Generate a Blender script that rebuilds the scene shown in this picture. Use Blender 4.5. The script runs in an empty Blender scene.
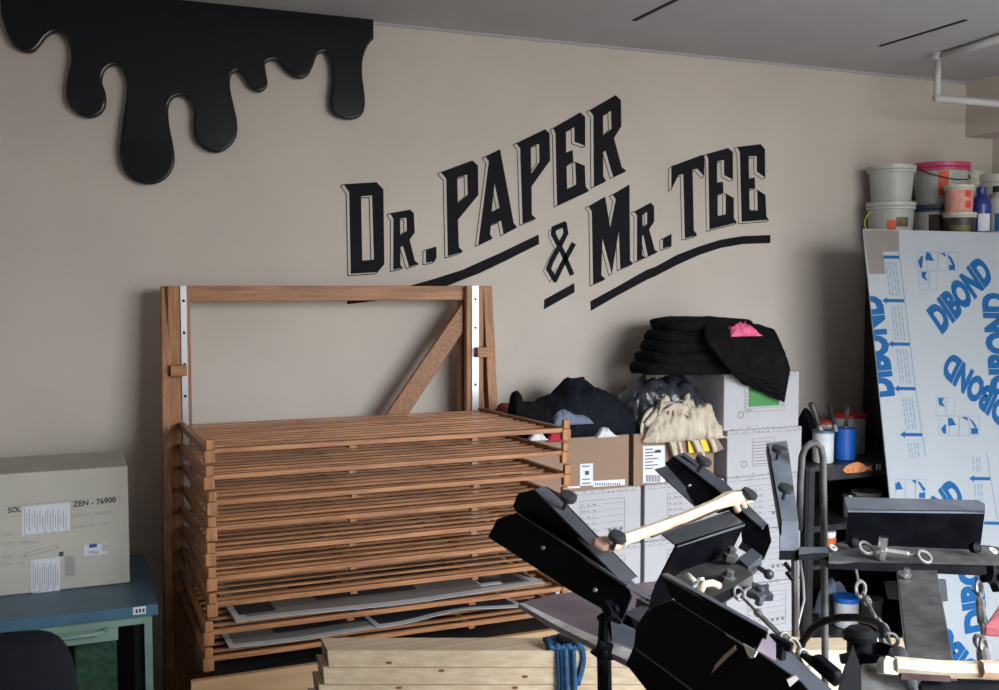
import bpy, bmesh, math, random
from mathutils import Vector, Matrix, noise
random.seed(7)
C = bpy.context.scene.collection
R = math.radians
# ------------------------------------------------------------------ camera
F = 1030.0; YAW = R(22.7); PITCH = R(3.33); CAMZ = 1.85
D = 4.6            # wall distance
H = 3.04           # ceiling height
XR = 5.12          # right wall
cam_d = bpy.data.cameras.new('camera'); cam = bpy.data.objects.new('camera', cam_d); C.objects.link(cam)
cam.location = (0, 0, CAMZ); cam.rotation_euler = (R(90) - PITCH, 0, -YAW)
cam_d.sensor_width = 36; cam_d.lens = 36 * F / 999; cam_d.clip_start = .02
bpy.context.scene.camera = cam
CM = Matrix.Rotation(-YAW, 3, 'Z') @ Matrix.Rotation(R(90) - PITCH, 3, 'X')
O = Vector((0, 0, CAMZ))
def ray(px, py): return CM @ Vector(((px - 499.5) / F, -(py - 345) / F, -1))
def atY(px, py, Y):
    r = ray(px, py); return O + r * (Y / r.y)
def atZ(px, py, Z):
    r = ray(px, py); return O + r * ((Z - CAMZ) / r.z)
def atD(px, py, d): return O + ray(px, py) * d
def plane(px, py, p0, n):
    r = ray(px, py); return O + r * ((p0 - O).dot(n) / r.dot(n))
# ------------------------------------------------------------------ materials
MATS = {}
def mat(name, col, rough=.6, metal=0, var=.0, scale=8, bump=0, bscale=40, stretch=None, col2=None, spec=.5, coat=0):
    m = bpy.data.materials.new(name); m.use_nodes = True; nt = m.node_tree; b = nt.nodes['Principled BSDF']
    b.inputs['Base Color'].default_value = (*col, 1); b.inputs['Roughness'].default_value = rough
    b.inputs['Metallic'].default_value = metal; b.inputs['Specular IOR Level'].default_value = spec
    b.inputs['Coat Weight'].default_value = coat
    tc = nt.nodes.new('ShaderNodeTexCoord'); mp = nt.nodes.new('ShaderNodeMapping')
    nt.links.new(tc.outputs['Object'], mp.inputs['Vector'])
    if stretch: mp.inputs['Scale'].default_value = stretch
    if var or col2:
        n = nt.nodes.new('ShaderNodeTexNoise'); n.inputs['Scale'].default_value = scale; n.inputs['Detail'].default_value = 6
        nt.links.new(mp.outputs[0], n.inputs['Vector'])
        cr = nt.nodes.new('ShaderNodeValToRGB')
        c2 = col2 or tuple(max(0, c * (1 - var)) for c in col)
        c1 = col if col2 else tuple(min(1, c * (1 + var)) for c in col)
        cr.color_ramp.elements[0].position = .35; cr.color_ramp.elements[1].position = .68
        cr.color_ramp.elements[0].color = (*c2, 1); cr.color_ramp.elements[1].color = (*c1, 1)
        nt.links.new(n.outputs['Fac'], cr.inputs[0]); nt.links.new(cr.outputs[0], b.inputs['Base Color'])
    if bump:
        n2 = nt.nodes.new('ShaderNodeTexNoise'); n2.inputs['Scale'].default_value = bscale; n2.inputs['Detail'].default_value = 5
        nt.links.new(mp.outputs[0], n2.inputs['Vector'])
        bp = nt.nodes.new('ShaderNodeBump'); bp.inputs['Strength'].default_value = bump; bp.inputs['Distance'].default_value = .01
        nt.links.new(n2.outputs['Fac'], bp.inputs['Height']); nt.links.new(bp.outputs[0], b.inputs['Normal'])
    MATS[name] = m; return m
mat('wall_paint', (.55, .495, .445), .85, var=.035, scale=2.2, bump=.12, bscale=22)
mat('ceiling_paint', (.40, .39, .41), .9, var=.06, scale=1.8, bump=.25, bscale=9)
mat('floor_concrete', (.30, .29, .27), .6, var=.2, scale=5, bump=.1)
mat('black_paint', (.010, .010, .014), .8, var=.1, spec=.15)
mat('gloss_black', (.003, .004, .007), .12, spec=.6)
mat('slot_dark', (.012, .012, .012), .9)
mat('white_pipe', (.5, .5, .51), .5)
W = dict(bump=.1, bscale=30)
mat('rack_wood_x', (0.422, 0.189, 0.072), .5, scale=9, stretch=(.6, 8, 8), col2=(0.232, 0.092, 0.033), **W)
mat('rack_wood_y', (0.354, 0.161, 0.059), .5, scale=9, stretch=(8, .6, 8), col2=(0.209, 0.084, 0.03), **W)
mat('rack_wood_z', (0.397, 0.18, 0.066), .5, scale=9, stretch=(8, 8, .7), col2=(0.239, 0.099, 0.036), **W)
mat('pine', (.70, .58, .42), .6, scale=6, stretch=(.5, 9, 12), col2=(.56, .43, .29), **W)
mat('pine_end', (.22, .17, .12), .8, scale=20, var=.3)
mat('pine_knot', (.20, .09, .04), .7, var=.2)
mat('plywood', (.50, .33, .18), .6, scale=4, stretch=(.8, 4, 6), col2=(.40, .25, .13), **W)
mat('steel', (.42, .42, .45), .35, metal=1)
mat('worn_steel', (.22, .215, .21), .55, metal=.5, var=.25, scale=40)
mat('bright_metal', (.9, .9, .9), .25, metal=1)
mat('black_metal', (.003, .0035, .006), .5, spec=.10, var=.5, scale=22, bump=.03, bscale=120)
mat('lit_grey_metal', (.13, .15, .185), .38, var=.25, scale=14, bump=.04, bscale=90)  # black press metal at its brightest tops, sky light painted into the colour
mat('knob_plastic', (.028, .031, .038), .4)
mat('ink_mid', (.13, .13, .14), .8)
mat('grey_and_lit_metal', (.07, .08, .10), .4, var=.25, scale=14, bump=.04, bscale=90)  # grey fittings, and top faces of black plates painted lighter as sky-lit
mat('dusty_metal', (.075, .074, .073), .6, var=.35, scale=30)
mat('purple_pallet', (.30, .24, .29), .42, scale=9, col2=(.20, .16, .20), bump=.05)
mat('pallet_edge', (.75, .72, .74), .5, var=.4, scale=25)
mat('carton_white', (.37, .37, .40), .7, var=.03, scale=6)
mat('carton_cream', (.44, .425, .375), .75, var=.04, scale=4, bump=.1, bscale=8)
mat('carton_brown', (.245, .16, .112), .8, var=.05, scale=7)
mat('tape_tan', (.40, .31, .23), .35, var=.1)
mat('ink', (.05, .05, .06), .8)
mat('ink_soft', (.27, .27, .29), .8)
mat('sticker', (.58, .60, .66), .6, var=.02)
mat('green_sticker', (.04, .20, .055), .6)
mat('blue_label', (.03, .06, .30), .6)
mat('orange_label', (.62, .10, .03), .6, var=.15)
mat('red_label', (.55, .04, .04), .6)
mat('pink_label', (.58, .26, .21), .6, var=.15, scale=30)
mat('black_cloth', (.005, .005, .006), .95, spec=.12, var=.3, scale=30, bump=.5, bscale=60)
mat('navy_cloth', (.007, .009, .015), .95, spec=.15, var=.3, scale=30, bump=.5, bscale=60)
mat('pink_cloth', (.72, .13, .27), .9, bump=.2)
mat('white_cloth', (.6, .6, .63), .9, bump=.2)
mat('red_cloth', (.36, .02, .04), .9, bump=.2)
mat('slate_cloth', (.13, .16, .23), .9, bump=.2)
mat('maroon_cloth', (.12, .02, .02), .9, bump=.2)
mat('cream_cloth', (.50, .44, .35), .95, var=.12, scale=25, bump=.4, bscale=50)
mat('black_plastic', (.028, .03, .04), .28, bump=.8, bscale=14)
mat('yellow_card', (.72, .52, .04), .6)
mat('cabinet_blue', (.045, .115, .18), .38, var=.12, scale=12)
mat('cabinet_green', (.17, .27, .23), .5, var=.1)
mat('cabinet_dark', (.03, .04, .035), .8)
mat('green_mesh', (.008, .05, .025), .7, var=.5, scale=60)
mat('chair_fabric', (.006, .007, .011), .9, spec=.15, bump=.2)
mat('shelf_black', (.010, .010, .011), .5, var=.4, scale=20)
mat('shelf_top', (.022, .022, .025), .4, var=.4, scale=20)
mat('bucket_white', (.37, .38, .36), .45, var=.08, scale=10)
mat('bucket_lid', (.42, .43, .40), .4)
mat('pink_lid', (.45, .05, .14), .4)
mat('dark_lid', (.03, .045, .07), .4)
mat('cream_lid', (.48, .47, .38), .5)
mat('dark_content', (.03, .025, .022), .5, var=.4, scale=30)
mat('olive_label', (.10, .09, .03), .6, var=.5, scale=30)
mat('blue_plastic', (.015, .03, .20), .35)
mat('bright_blue', (.01, .10, .45), .4, var=.15)
mat('jar_white', (.48, .50, .52), .45, var=.08, scale=20)
mat('red_plastic', (.50, .025, .02), .4)
mat('yellow_handle', (.50, .38, .05), .5)
mat('orange_fish', (.48, .19, .07), .6, var=.3, scale=60)
mat('brush_handle', (.05, .045, .04), .5, var=.4, scale=20)
mat('film', (.31, .345, .38), .32, var=.025, scale=5, bump=.03, bscale=6)
mat('film_blue', (.006, .08, .235), .5, spec=.2)
mat('film_pale', (.17, .24, .32), .4)
mat('film_tan', (.18, .16, .15), .5, var=.06)
mat('film_line', (.16, .23, .32), .5)
mat('strap_blue', (.01, .07, .17), .7, var=.3, scale=40, bump=.3, bscale=100)
mat('stick_wood', (.80, .74, .56), .55, scale=18, stretch=(1, 1, 1), col2=(.62, .50, .34), bump=.2)
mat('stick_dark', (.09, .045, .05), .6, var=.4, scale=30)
mat('pinkish_wax', (.72, .45, .34), .5, var=.15)
mat('rubber', (.006, .006, .008), .5, spec=.2)
mat('glass_pane', (.8, .9, .95), .05)
mat('frame_white', (.6, .6, .6), .5)
mat('sheet_grey', (.24, .22, .21), .6, var=.05, scale=3)
mat('sheet_white', (.62, .62, .64), .6)
mat('sheet_dark', (.035, .035, .045), .5)
mat('scratch_pink', (.40, .27, .24), .6)
mat('cushion_red', (.62, .16, .19), .7, var=.15, scale=30)
mat('paint_blob', (.75, .73, .66), .5, var=.1)
mat('film_clear', (.7, .72, .75), .3)
g = MATS['glass_pane'].node_tree.nodes['Principled BSDF']; g.inputs['Transmission Weight'].default_value = 1; g.inputs['IOR'].default_value = 1.02
# ------------------------------------------------------------------ helpers
def link(name, bm, m, parent=None, smooth=False, bevel=0):
    bmesh.ops.recalc_face_normals(bm, faces=bm.faces)
    me = bpy.data.meshes.new(name); bm.to_mesh(me); bm.free()
    ms = m if isinstance(m, (list, tuple)) else [m]
    for k in ms: me.materials.append(MATS[k])
    if smooth:
        for p in me.polygons: p.use_smooth = True
    o = bpy.data.objects.new(name, me); C.objects.link(o)
    if parent:
        o.parent = parent; o.matrix_parent_inverse = Matrix.Translation(-parent.location) if parent.type == 'EMPTY' and not parent.parent else Matrix.Identity(4)
        if parent.type == 'MESH': o.matrix_parent_inverse = Matrix.Identity(4)
    if bevel:
        b = o.modifiers.new('bevel', 'BEVEL'); b.width = bevel; b.segments = 2; b.limit_method = 'ANGLE'
    if smooth == 2:
        s = o.modifiers.new('sub', 'SUBSURF'); s.levels = s.render_levels = 1
    return o
def thing(name, loc, label, cat, group=None):
    o = bpy.data.objects.new(name, None); C.objects.link(o); o.location = loc; o.empty_display_size = .1
    o['label'] = label; o['category'] = cat
    if group: o['group'] = group
    return o
def tag(o, label, cat, group=None):
    o['label'] = label; o['category'] = cat
    if group: o['group'] = group
    return o
def struct(o): o['kind'] = 'structure'; return o
def bx(bm, x0, x1, y0, y1, z0, z1, mi=0):
    v = [bm.verts.new((x, y, z)) for x in (x0, x1) for y in (y0, y1) for z in (z0, z1)]
    for f in ((0, 1, 3, 2), (4, 6, 7, 5), (0, 4, 5, 1), (2, 3, 7, 6), (0, 2, 6, 4), (1, 5, 7, 3)):
        bm.faces.new([v[i] for i in f]).material_index = mi
def box(name, x0, x1, y0, y1, z0, z1, m, parent=None, bevel=0):
    bm = bmesh.new(); bx(bm, x0, x1, y0, y1, z0, z1); return link(name, bm, m, parent, bevel=bevel)
def hexa(bm, a, b, mi=0):     # two quads a, b (4 pts each)
    va = [bm.verts.new(p) for p in a]; vb = [bm.verts.new(p) for p in b]; n = len(a)
    bm.faces.new(va).material_index = mi; bm.faces.new(vb[::-1]).material_index = mi
    for i in range(n):
        bm.faces.new((va[i], vb[i], vb[(i + 1) % n], va[(i + 1) % n])).material_index = mi
def slab(bm, pts, t, away=O, mi=0):   # polygon given thickness t behind the seen side
    pts = [Vector(p) for p in pts]; n = Vector((0, 0, 0))
    for i in range(len(pts)):
        a, b = pts[i], pts[(i + 1) % len(pts)]; n += a.cross(b)
    n.normalize(); c = sum(pts, Vector()) / len(pts)
    if n.dot(away - c) > 0: n = -n
    hexa(bm, pts, [p + n * t for p in pts], mi)
def frame_of(d):
    d = d.normalized(); u = Vector((0, 0, 1)) if abs(d.z) < .9 else Vector((1, 0, 0))
    a = d.cross(u).normalized(); return a, d.cross(a).normalized()
def tube(bm, pts, r, n=8, cap=True, closed=False, mi=0):
    pts = [Vector(p) for p in pts]; rings = []; N = len(pts)
    rr = r if isinstance(r, (list, tuple)) else [r] * N
    a = None
    for i, p in enumerate(pts):
        if closed: d = pts[(i + 1) % N] - pts[i - 1]
        else: d = pts[min(i + 1, N - 1)] - pts[max(i - 1, 0)]
        if a is None: a, b = frame_of(d)
        else:
            dn = d.normalized(); a = (a - dn * a.dot(dn)).normalized(); b = dn.cross(a)
        rings.append([bm.verts.new(p + (a * math.cos(t) + b * math.sin(t)) * rr[i]) for t in [2 * math.pi * k / n for k in range(n)]])
    M = N if closed else N - 1
    for i in range(M):
        A, B = rings[i], rings[(i + 1) % N]
        for k in range(n): bm.faces.new((A[k], A[(k + 1) % n], B[(k + 1) % n], B[k])).material_index = mi
    if cap and not closed:
        bm.faces.new(rings[0][::-1]).material_index = mi; bm.faces.new(rings[-1]).material_index = mi
def lathe(bm, prof, c, n=28, axis=None, mi=0):     # prof [(r, h)]
    c = Vector(c); ax = (axis or Vector((0, 0, 1))).normalized()
    a, b = frame_of(ax); rings = []
    for r, h in prof:
        r = max(r, .0004)
        rings.append([bm.verts.new(c + ax * h + (a * math.cos(t) + b * math.sin(t)) * r) for t in [2 * math.pi * k / n for k in range(n)]])
    for A, B in zip(rings, rings[1:]):
        for k in range(n): bm.faces.new((A[k], A[(k + 1) % n], B[(k + 1) % n], B[k])).material_index = mi
    bm.faces.new(rings[0][::-1]).material_index = mi; bm.faces.new(rings[-1]).material_index = mi
def bar(bm, p, q, w, h, up=Vector((0, 0, 1)), mi=0):   # rectangular bar from p to q
    p, q = Vector(p), Vector(q); d = (q - p).normalized(); s = d.cross(up).normalized(); u = s.cross(d)
    o = [s * w / 2 + u * h / 2, -s * w / 2 + u * h / 2, -s * w / 2 - u * h / 2, s * w / 2 - u * h / 2]
    hexa(bm, [p + k for k in o], [q + k for k in o], mi)
def curve_mesh(splines, extr, bev=0, res=0):      # 2D filled curve -> mesh data in its XY plane
    cu = bpy.data.curves.new('tmp', 'CURVE'); cu.dimensions = '2D'; cu.fill_mode = 'BOTH'; cu.extrude = extr
    cu.bevel_depth = bev; cu.bevel_resolution = 2 if bev else 0
    for s in splines:
        sp = cu.splines.new('POLY'); sp.points.add(len(s) - 1)
        for i, p in enumerate(s): sp.points[i].co = (p[0], p[1], 0, 1)
        sp.use_cyclic_u = True
    o = bpy.data.objects.new('tmp', cu); C.objects.link(o)
    me = bpy.data.meshes.new_from_object(o.evaluated_get(bpy.context.evaluated_depsgraph_get()))
    bpy.data.objects.remove(o); bpy.data.curves.remove(cu); return me
def smooth_closed(pts, k=4):
    out = []; n = len(pts)
    for i in range(n):
        p0, p1, p2, p3 = [Vector(pts[(i + j) % n]) for j in (-1, 0, 1, 2)]
        for s in range(k):
            t = s / k
            out.append(.5 * ((2 * p1) + (p2 - p0) * t + (2 * p0 - 5 * p1 + 4 * p2 - p3) * t * t + (3 * p1 - p0 - 3 * p2 + p3) * t ** 3))
    return out
def text_bm(txt, size=1, offset=0, extr=0):      # text as flat bmesh, origin at baseline start, XY plane
    cu = bpy.data.curves.new('tmp', 'FONT'); cu.body = txt; cu.size = size; cu.offset = offset; cu.extrude = extr; cu.resolution_u = 3
    o = bpy.data.objects.new('tmp', cu); C.objects.link(o)
    bpy.context.view_layer.update()
    me = bpy.data.meshes.new_from_object(o.evaluated_get(bpy.context.evaluated_depsgraph_get()))
    bpy.data.objects.remove(o); bpy.data.curves.remove(cu)
    bm = bmesh.new(); bm.from_mesh(me); bpy.data.meshes.remove(me); return bm
def put_text(name, txt, p0, p1, up, height, m, parent, offset=.0, clip=None, lift=None):
    """text with its baseline from p0 to p1 (width fitted), cap height along up"""
    bm = text_bm(txt, 1, offset)
    xs = [v.co.x for v in bm.verts]; x0, x1 = min(xs), max(xs); capy = .70
    ux = (p1 - p0) / (x1 - x0); uy = up.normalized() * (height / capy)
    for v in bm.verts: v.co = p0 + ux * (v.co.x - x0) + uy * v.co.y + (lift or Vector())
    if clip:
        bmesh.ops.bisect_plane(bm, geom=bm.verts[:] + bm.edges[:] + bm.faces[:], plane_co=clip[0], plane_no=clip[1], clear_outer=True)
    for mm in ([m] if isinstance(m, str) else m): pass
    return link(name, bm, m, parent)
def rects(name, plist, m, parent):      # list of quads (4 points) as one print mesh
    bm = bmesh.new()
    for q in plist: bm.faces.new([bm.verts.new(p) for p in q])
    return link(name, bm, m, parent)
def fill(bm, x0, x1, nx, f):             # generic grid: f(u,v)->point
    pass
def grid_surface(bm, f, nu, nv, t=0, mi=0):
    V = [[bm.verts.new(f(i / nu, j / nv)) for j in range(nv + 1)] for i in range(nu + 1)]
    for i in range(nu):
        for j in range(nv): bm.faces.new((V[i][j], V[i + 1][j], V[i + 1][j + 1], V[i][j + 1])).material_index = mi
    return V
def fn(p, s=1): return noise.noise(Vector(p) * s)
# ------------------------------------------------------------------ room
X0, Y0 = -1.9, -.5
WIN = [(5.12, -1.6, 2.95, .95, 2.35)]
struct(box('floor', X0 - .15, XR + .15, Y0 - .15, D + .15, -.12, 0, 'floor_concrete'))
struct(box('ceiling', X0 - .15, XR + .15, Y0 - .15, D + .15, H, H + .15, 'ceiling_paint'))
struct(box('wall_back', X0 - .15, XR + .15, D, D + .15, 0, H, 'wall_paint'))
struct(box('wall_left', X0 - .15, X0, Y0, D, 0, H, 'wall_paint'))
struct(box('wall_right', XR, XR + .15, Y0 - .15, D, 0, H, 'wall_paint'))
wx0, wx1, wz0, wz1 = 1.6, 4.4, .7, 3.0      # big window opening behind the camera
bm = bmesh.new()
bx(bm, X0 - .15, wx0, Y0 - .15, Y0, 0, H); bx(bm, wx1, XR, Y0 - .15, Y0, 0, H)
bx(bm, wx0, wx1, Y0 - .15, Y0, 0, wz0); bx(bm, wx0, wx1, Y0 - .15, Y0, wz1, H)
struct(link('wall_front', bm, 'wall_paint'))
bm = bmesh.new()
for i in range(4):
    x = wx0 + .025 + (wx1 - wx0 - .05) * i / 3; bx(bm, x - .025, x + .025, Y0 - .10, Y0 - .05, wz0, wz1)
for z in (wz0 + .025, 1.35, wz1 - .025): bx(bm, wx0, wx1, Y0 - .099, Y0 - .051, z - .025, z + .025)
wf = struct(link('window_1', bm, 'frame_white'))
# beam along the right-hand wall
bxl = atY(966, 100, D).x; bz = atY(966, 137, D).z
struct(box('trim_1', bxl, XR, 2.9, D, bz, H, 'wall_paint'))
# two dark slots in the ceiling
def ceil_slot(a, b, w):
    p, q = atZ(*a, H - .002), atZ(*b, H - .002); bm = bmesh.new(); bar(bm, p, q, w, .006); return link('trim_2', bm, 'slot_dark')
struct(ceil_slot((634, 20.5), (700, -12), .018)); s = struct(ceil_slot((880, 46), (966, 20), .016)); s.name = 'trim_3'
bm = bmesh.new()
p = [atY(560, 52, D - .012), atY(340, 28, D - .012)]
# ceiling edge sealant line
bar(bm, Vector((X0, D - .008, H - .006)), Vector((bxl, D - .008, H - .006)), .012, .012); struct(link('trim_4', bm, 'ceiling_paint'))
# conduit
cp = atZ(938, 57, H - .02); cr = thing('ceiling_conduit', (cp.x, cp.y, H), 'grey metal conduit dropping from the ceiling then turning right', 'pipe')
dz = atY(938, 98, cp.y).z
bm = bmesh.new(); tube(bm, [cp, (cp.x, cp.y, dz)], .017, 12); link('drop_tube', bm, 'white_pipe', cr, smooth=True)
bm = bmesh.new(); tube(bm, [(cp.x - .012, cp.y, dz), (XR, cp.y, dz)], .02, 12); link('horizontal_tube', bm, 'white_pipe', cr, smooth=True)
q = atZ(1010, 34, H - .02)
bm = bmesh.new(); tube(bm, [cp, q], .015, 12); tube(bm, [cp + Vector((.02, .03, 0)), q + Vector((.05, .0, 0))], .012, 10); link('ceiling_tube', bm, 'white_pipe', cr, smooth=True)
bm = bmesh.new(); lathe(bm, [(.032, 0), (.032, .02), (.02, .035)], (cp.x, cp.y, H), axis=Vector((0, 0, -1))); link('flange', bm, 'white_pipe', cr)
# ------------------------------------------------------------------ painted lettering
def conv(z, pts): ox, oy, s = z; return [(ox + x / s, oy + y / s) for x, y in pts]
Z1 = (335, 170, 4.929); Z2 = (430, 130, 4.929); Z3 = (510, 85, 4.929); Z4 = (535, 180, 4.929); Z5 = (655, 135, 4.6)
letters = [
 ('letter_d', Z1, [[(42,70),(205,60),(238,95),(243,465),(210,503),(78,512),(70,110)], [(128,130),(183,126),(192,442),(134,446)]]),
 ('letter_r', Z1, [[(270,213),(370,195),(388,213),(393,308),(367,343),(393,447),(411,462),(365,477),(335,375),(322,380),(322,468),(333,482),(287,492),(288,240)], [(320,240),(352,235),(355,298),(322,325)]]),
 ('full_stop', Z1, [[(448,392),(500,377),(500,432),(490,450),(448,458)]]),
 ('letter_p', Z2, [[(52,208),(208,150),(236,175),(238,320),(137,443),(142,578),(162,597),(155,602),(88,622),(80,240)], [(134,235),(183,220),(186,318),(137,362)]]),
 ('letter_a', Z2, [[(272,130),(345,95),(412,458),(428,478),(362,513),(350,447),(300,467),(295,512),(307,533),(238,565),(290,155)], [(318,262),(343,385),(303,402)]]),
 ('letter_p', Z3, [[(30,287),(172,218),(194,237),(197,372),(106,500),(107,640),(127,657),(62,683),(50,312)], [(102,305),(143,290),(145,378),(104,437)]]),
 ('letter_e', Z3, [[(212,212),(345,135),(370,157),(370,300),(318,280),(317,208),(275,228),(276,333),(308,320),(312,378),(278,402),(281,512),(326,492),(321,378),(368,398),(372,500),(388,520),(232,593),(224,240)]]),
 ('letter_r', Z3, [[(390,125),(520,50),(546,75),(548,203),(512,262),(550,405),(572,422),(508,452),(470,322),(458,330),(459,450),(473,472),(413,500),(411,150)], [(458,150),(497,128),(500,215),(459,252)]]),
 ('letter_m', Z4, [[(262,130),(345,82),(370,235),(398,95),(380,72),(465,22),(468,395),(482,412),(420,438),(413,250),(378,462),(332,285),(326,468),(345,487),(286,513),(280,155)]]),
 ('letter_r', Z4, [[(488,155),(570,112),(586,130),(587,205),(562,243),(590,345),(605,352),(556,375),(533,270),(527,275),(528,370),(540,383),(502,398),(503,175)], [(528,170),(552,158),(553,215),(530,235)]]),
 ('full_stop', Z4, [[(630,288),(672,265),(672,325),(630,338)]]),
 ('letter_t', Z5, [[(85,140),(215,92),(228,95),(225,190),(195,155),(172,160),(178,440),(192,455),(190,462),(137,475),(130,180),(107,185),(75,250),(75,150)]]),
 ('letter_e', Z5, [[(235,88),(335,60),(357,78),(358,205),(318,185),(317,115),(285,122),(285,218),(312,215),(314,265),(287,275),(288,372),(325,365),(325,268),(362,290),(362,382),(376,403),(250,435),(245,110)]]),
 ('letter_e', Z5, [[(378,55),(485,42),(505,65),(506,195),(468,168),(468,97),(430,98),(432,200),(458,195),(460,245),(432,250),(435,345),(472,347),(470,252),(507,275),(512,375),(523,390),(398,400),(390,80)]]),
]
def wallxy(p): w = atY(p[0], p[1], D); return (w.x, w.z)
def flat_on_wall(name, me_list_splines, parent, extra=None):
    me = curve_mesh(me_list_splines, .0009); bm = bmesh.new(); bm.from_mesh(me); bpy.data.meshes.remove(me)
    for v in bm.verts: v.co = Vector((v.co.x, D - .0011 - v.co.z, v.co.y))
    for a, b in extra or []:
        A, B = Vector((a[0], D - .001, a[1])), Vector((b[0], D - .001, b[1]))
        d = (B - A)
        if d.length < 1e-4: continue
        n = Vector((-d.z, 0, d.x)).normalized() * .0021; e = d.normalized() * .001
        bm.faces.new([bm.verts.new(k) for k in (A - e + n, B + e + n, B + e - n, A - e - n)])
    bmesh.ops.recalc_face_normals(bm, faces=bm.faces)
    return link(name, bm, 'black_paint', parent)
sc = atY(560, 200, D)
sign = thing('painted_wall_sign', sc, "large hand-painted black slanted lettering with underlines on the back wall", 'wall sign')
OFF = (-3.1, 1.9)
def area(s): return sum(s[i][0] * s[(i + 1) % len(s)][1] - s[(i + 1) % len(s)][0] * s[i][1] for i in range(len(s))) / 2
for name, z, loops in letters:
    L = [conv(z, l) for l in loops]; extra = []
    for li, l in enumerate(L):
        sgn = 1 if area(l) > 0 else -1
        if li: sgn = -sgn
        n = len(l); face = []
        for i in range(n):
            a, b = l[i], l[(i + 1) % n]; nx, ny = (b[1] - a[1]) * sgn, -(b[0] - a[0]) * sgn
            face.append(nx * OFF[0] + ny * OFF[1] > 0)
        for i in range(n):
            a, b = l[i], l[(i + 1) % n]
            if face[i]: extra.append((wallxy((a[0] + OFF[0], a[1] + OFF[1])), wallxy((b[0] + OFF[0], b[1] + OFF[1]))))
            if face[i] != face[i - 1]: extra.append((wallxy(a), wallxy((a[0] + OFF[0], a[1] + OFF[1]))))
    flat_on_wall(name, [[wallxy(p) for p in l] for l in L], sign, extra)
# ampersand from strokes
amp = conv(Z4, [(188,318),(165,360),(130,425),(98,492),(66,438),(80,400),(118,330),(152,262),(145,218),(92,240),(90,268),(135,355),(180,462)])
def stroke(px, w):
    bm = bmesh.new(); P = [Vector((*wallxy(p),)) for p in px]
    for a, b in zip(P, P[1:]):
        d = (b - a).normalized(); n = Vector((-d.y, d.x)) * w / 2; e = d * w * .28
        bm.faces.new([bm.verts.new((k.x, D - .0011, k.y)) for k in (a - e + n, b + e + n, b + e - n, a - e - n)])
    return bm
bm = stroke(amp, .027)
for q in amp[1:-1]:
    w_ = wallxy(q); bm.faces.new([bm.verts.new((w_[0] + math.cos(t) * .0138, D - .0012, w_[1] + math.sin(t) * .0138)) for t in [2 * math.pi * k / 12 for k in range(12)]])
o2 = [(x + OFF[0] - 2.0, y + OFF[1] + .4) for x, y in amp]
for part in (o2[2:7], [o2[8], o2[9], o2[10], o2[11]]):
    P = [Vector(wallxy(p)) for p in part]
    for a, b in zip(P, P[1:]):
        d = (b - a).normalized(); n = Vector((-d.y, d.x)) * .0017
        bm.faces.new([bm.verts.new((k.x, D - .0008, k.y)) for k in (a + n, b + n, b - n, a - n)])
link('ampersand', bm, 'black_paint', sign)
bars = [[(347,295),(400,288.5),(430,280),(462,270),(500,253),(538.5,234.5),(539,244),(505,261),(480,273),(440,288.5),(400,298),(347,304.3)],
        conv(Z4, [(45,590),(193,508),(195,553),(43,638)]),
        conv(Z4, [(272,598),(400,528),(550,443)]) + conv(Z5, [(0,607),(100,552),(200,513),(300,482),(400,465),(530,460),(530,497),(400,502),(300,520),(200,553),(100,598),(0,650)]) + conv(Z4, [(550,492),(400,573),(275,645)])]
for b in bars: flat_on_wall('underline_stroke', [[wallxy(p) for p in b]], sign)
# ------------------------------------------------------------------ paint drip
drip = [(-30,-60),(-12,0),(10,40),(25,85),(45,120),(75,130),(95,115),(110,95),(135,80),(160,88),(178,110),(185,150),(178,190),(172,235),(180,265),(200,285),(225,292),(248,282),(258,262),(256,235),(248,210),(255,180),(272,165),(295,163),(312,178),(322,210),(320,260),(312,310),(305,370),(308,410),(325,440),(355,455),(385,455),(412,440),(427,410),(425,370),(415,320),(412,280),(418,255),(435,240),(460,240),(480,258),(488,285),(487,320),(492,350),(510,370),(535,378),(560,370),(580,345),(583,310),(575,270),(567,235),(565,205),(572,185),(590,178),(610,195),(625,220),(645,228),(658,215),(655,190),(652,165),(665,152),(690,152),(710,175),(735,193),(758,190),(772,165),(782,140),(800,130),(818,140),(828,170),(830,210),(825,250),(828,280),(845,292),(870,296),(892,288),(900,265),(898,230),(893,190),(895,150),(908,115),(925,95),(932,80)]
dp = [wallxy((x / 2.4975, y / 2.4975)) for x, y in drip]
sm = smooth_closed(dp, 4)[8:-8]
zt = H - .004
sm = [p for p in sm if p.y < zt - .004]
sm = [Vector((sm[0].x, zt))] + sm + [Vector((sm[-1].x, zt))]
me = curve_mesh([[tuple(p) for p in sm]], .012, .011)
bm = bmesh.new(); bm.from_mesh(me)
for v in bm.verts: v.co = Vector((v.co.x, D - .026 - v.co.z, min(v.co.y, H - .001)))
o = link('drip_panel', bm, 'gloss_black', None, smooth=True)
o.name = 'paint_drip_sculpture'; tag(o, 'glossy black dripping paint shape hanging from the ceiling edge at the left of the wall', 'wall decoration')
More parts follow.
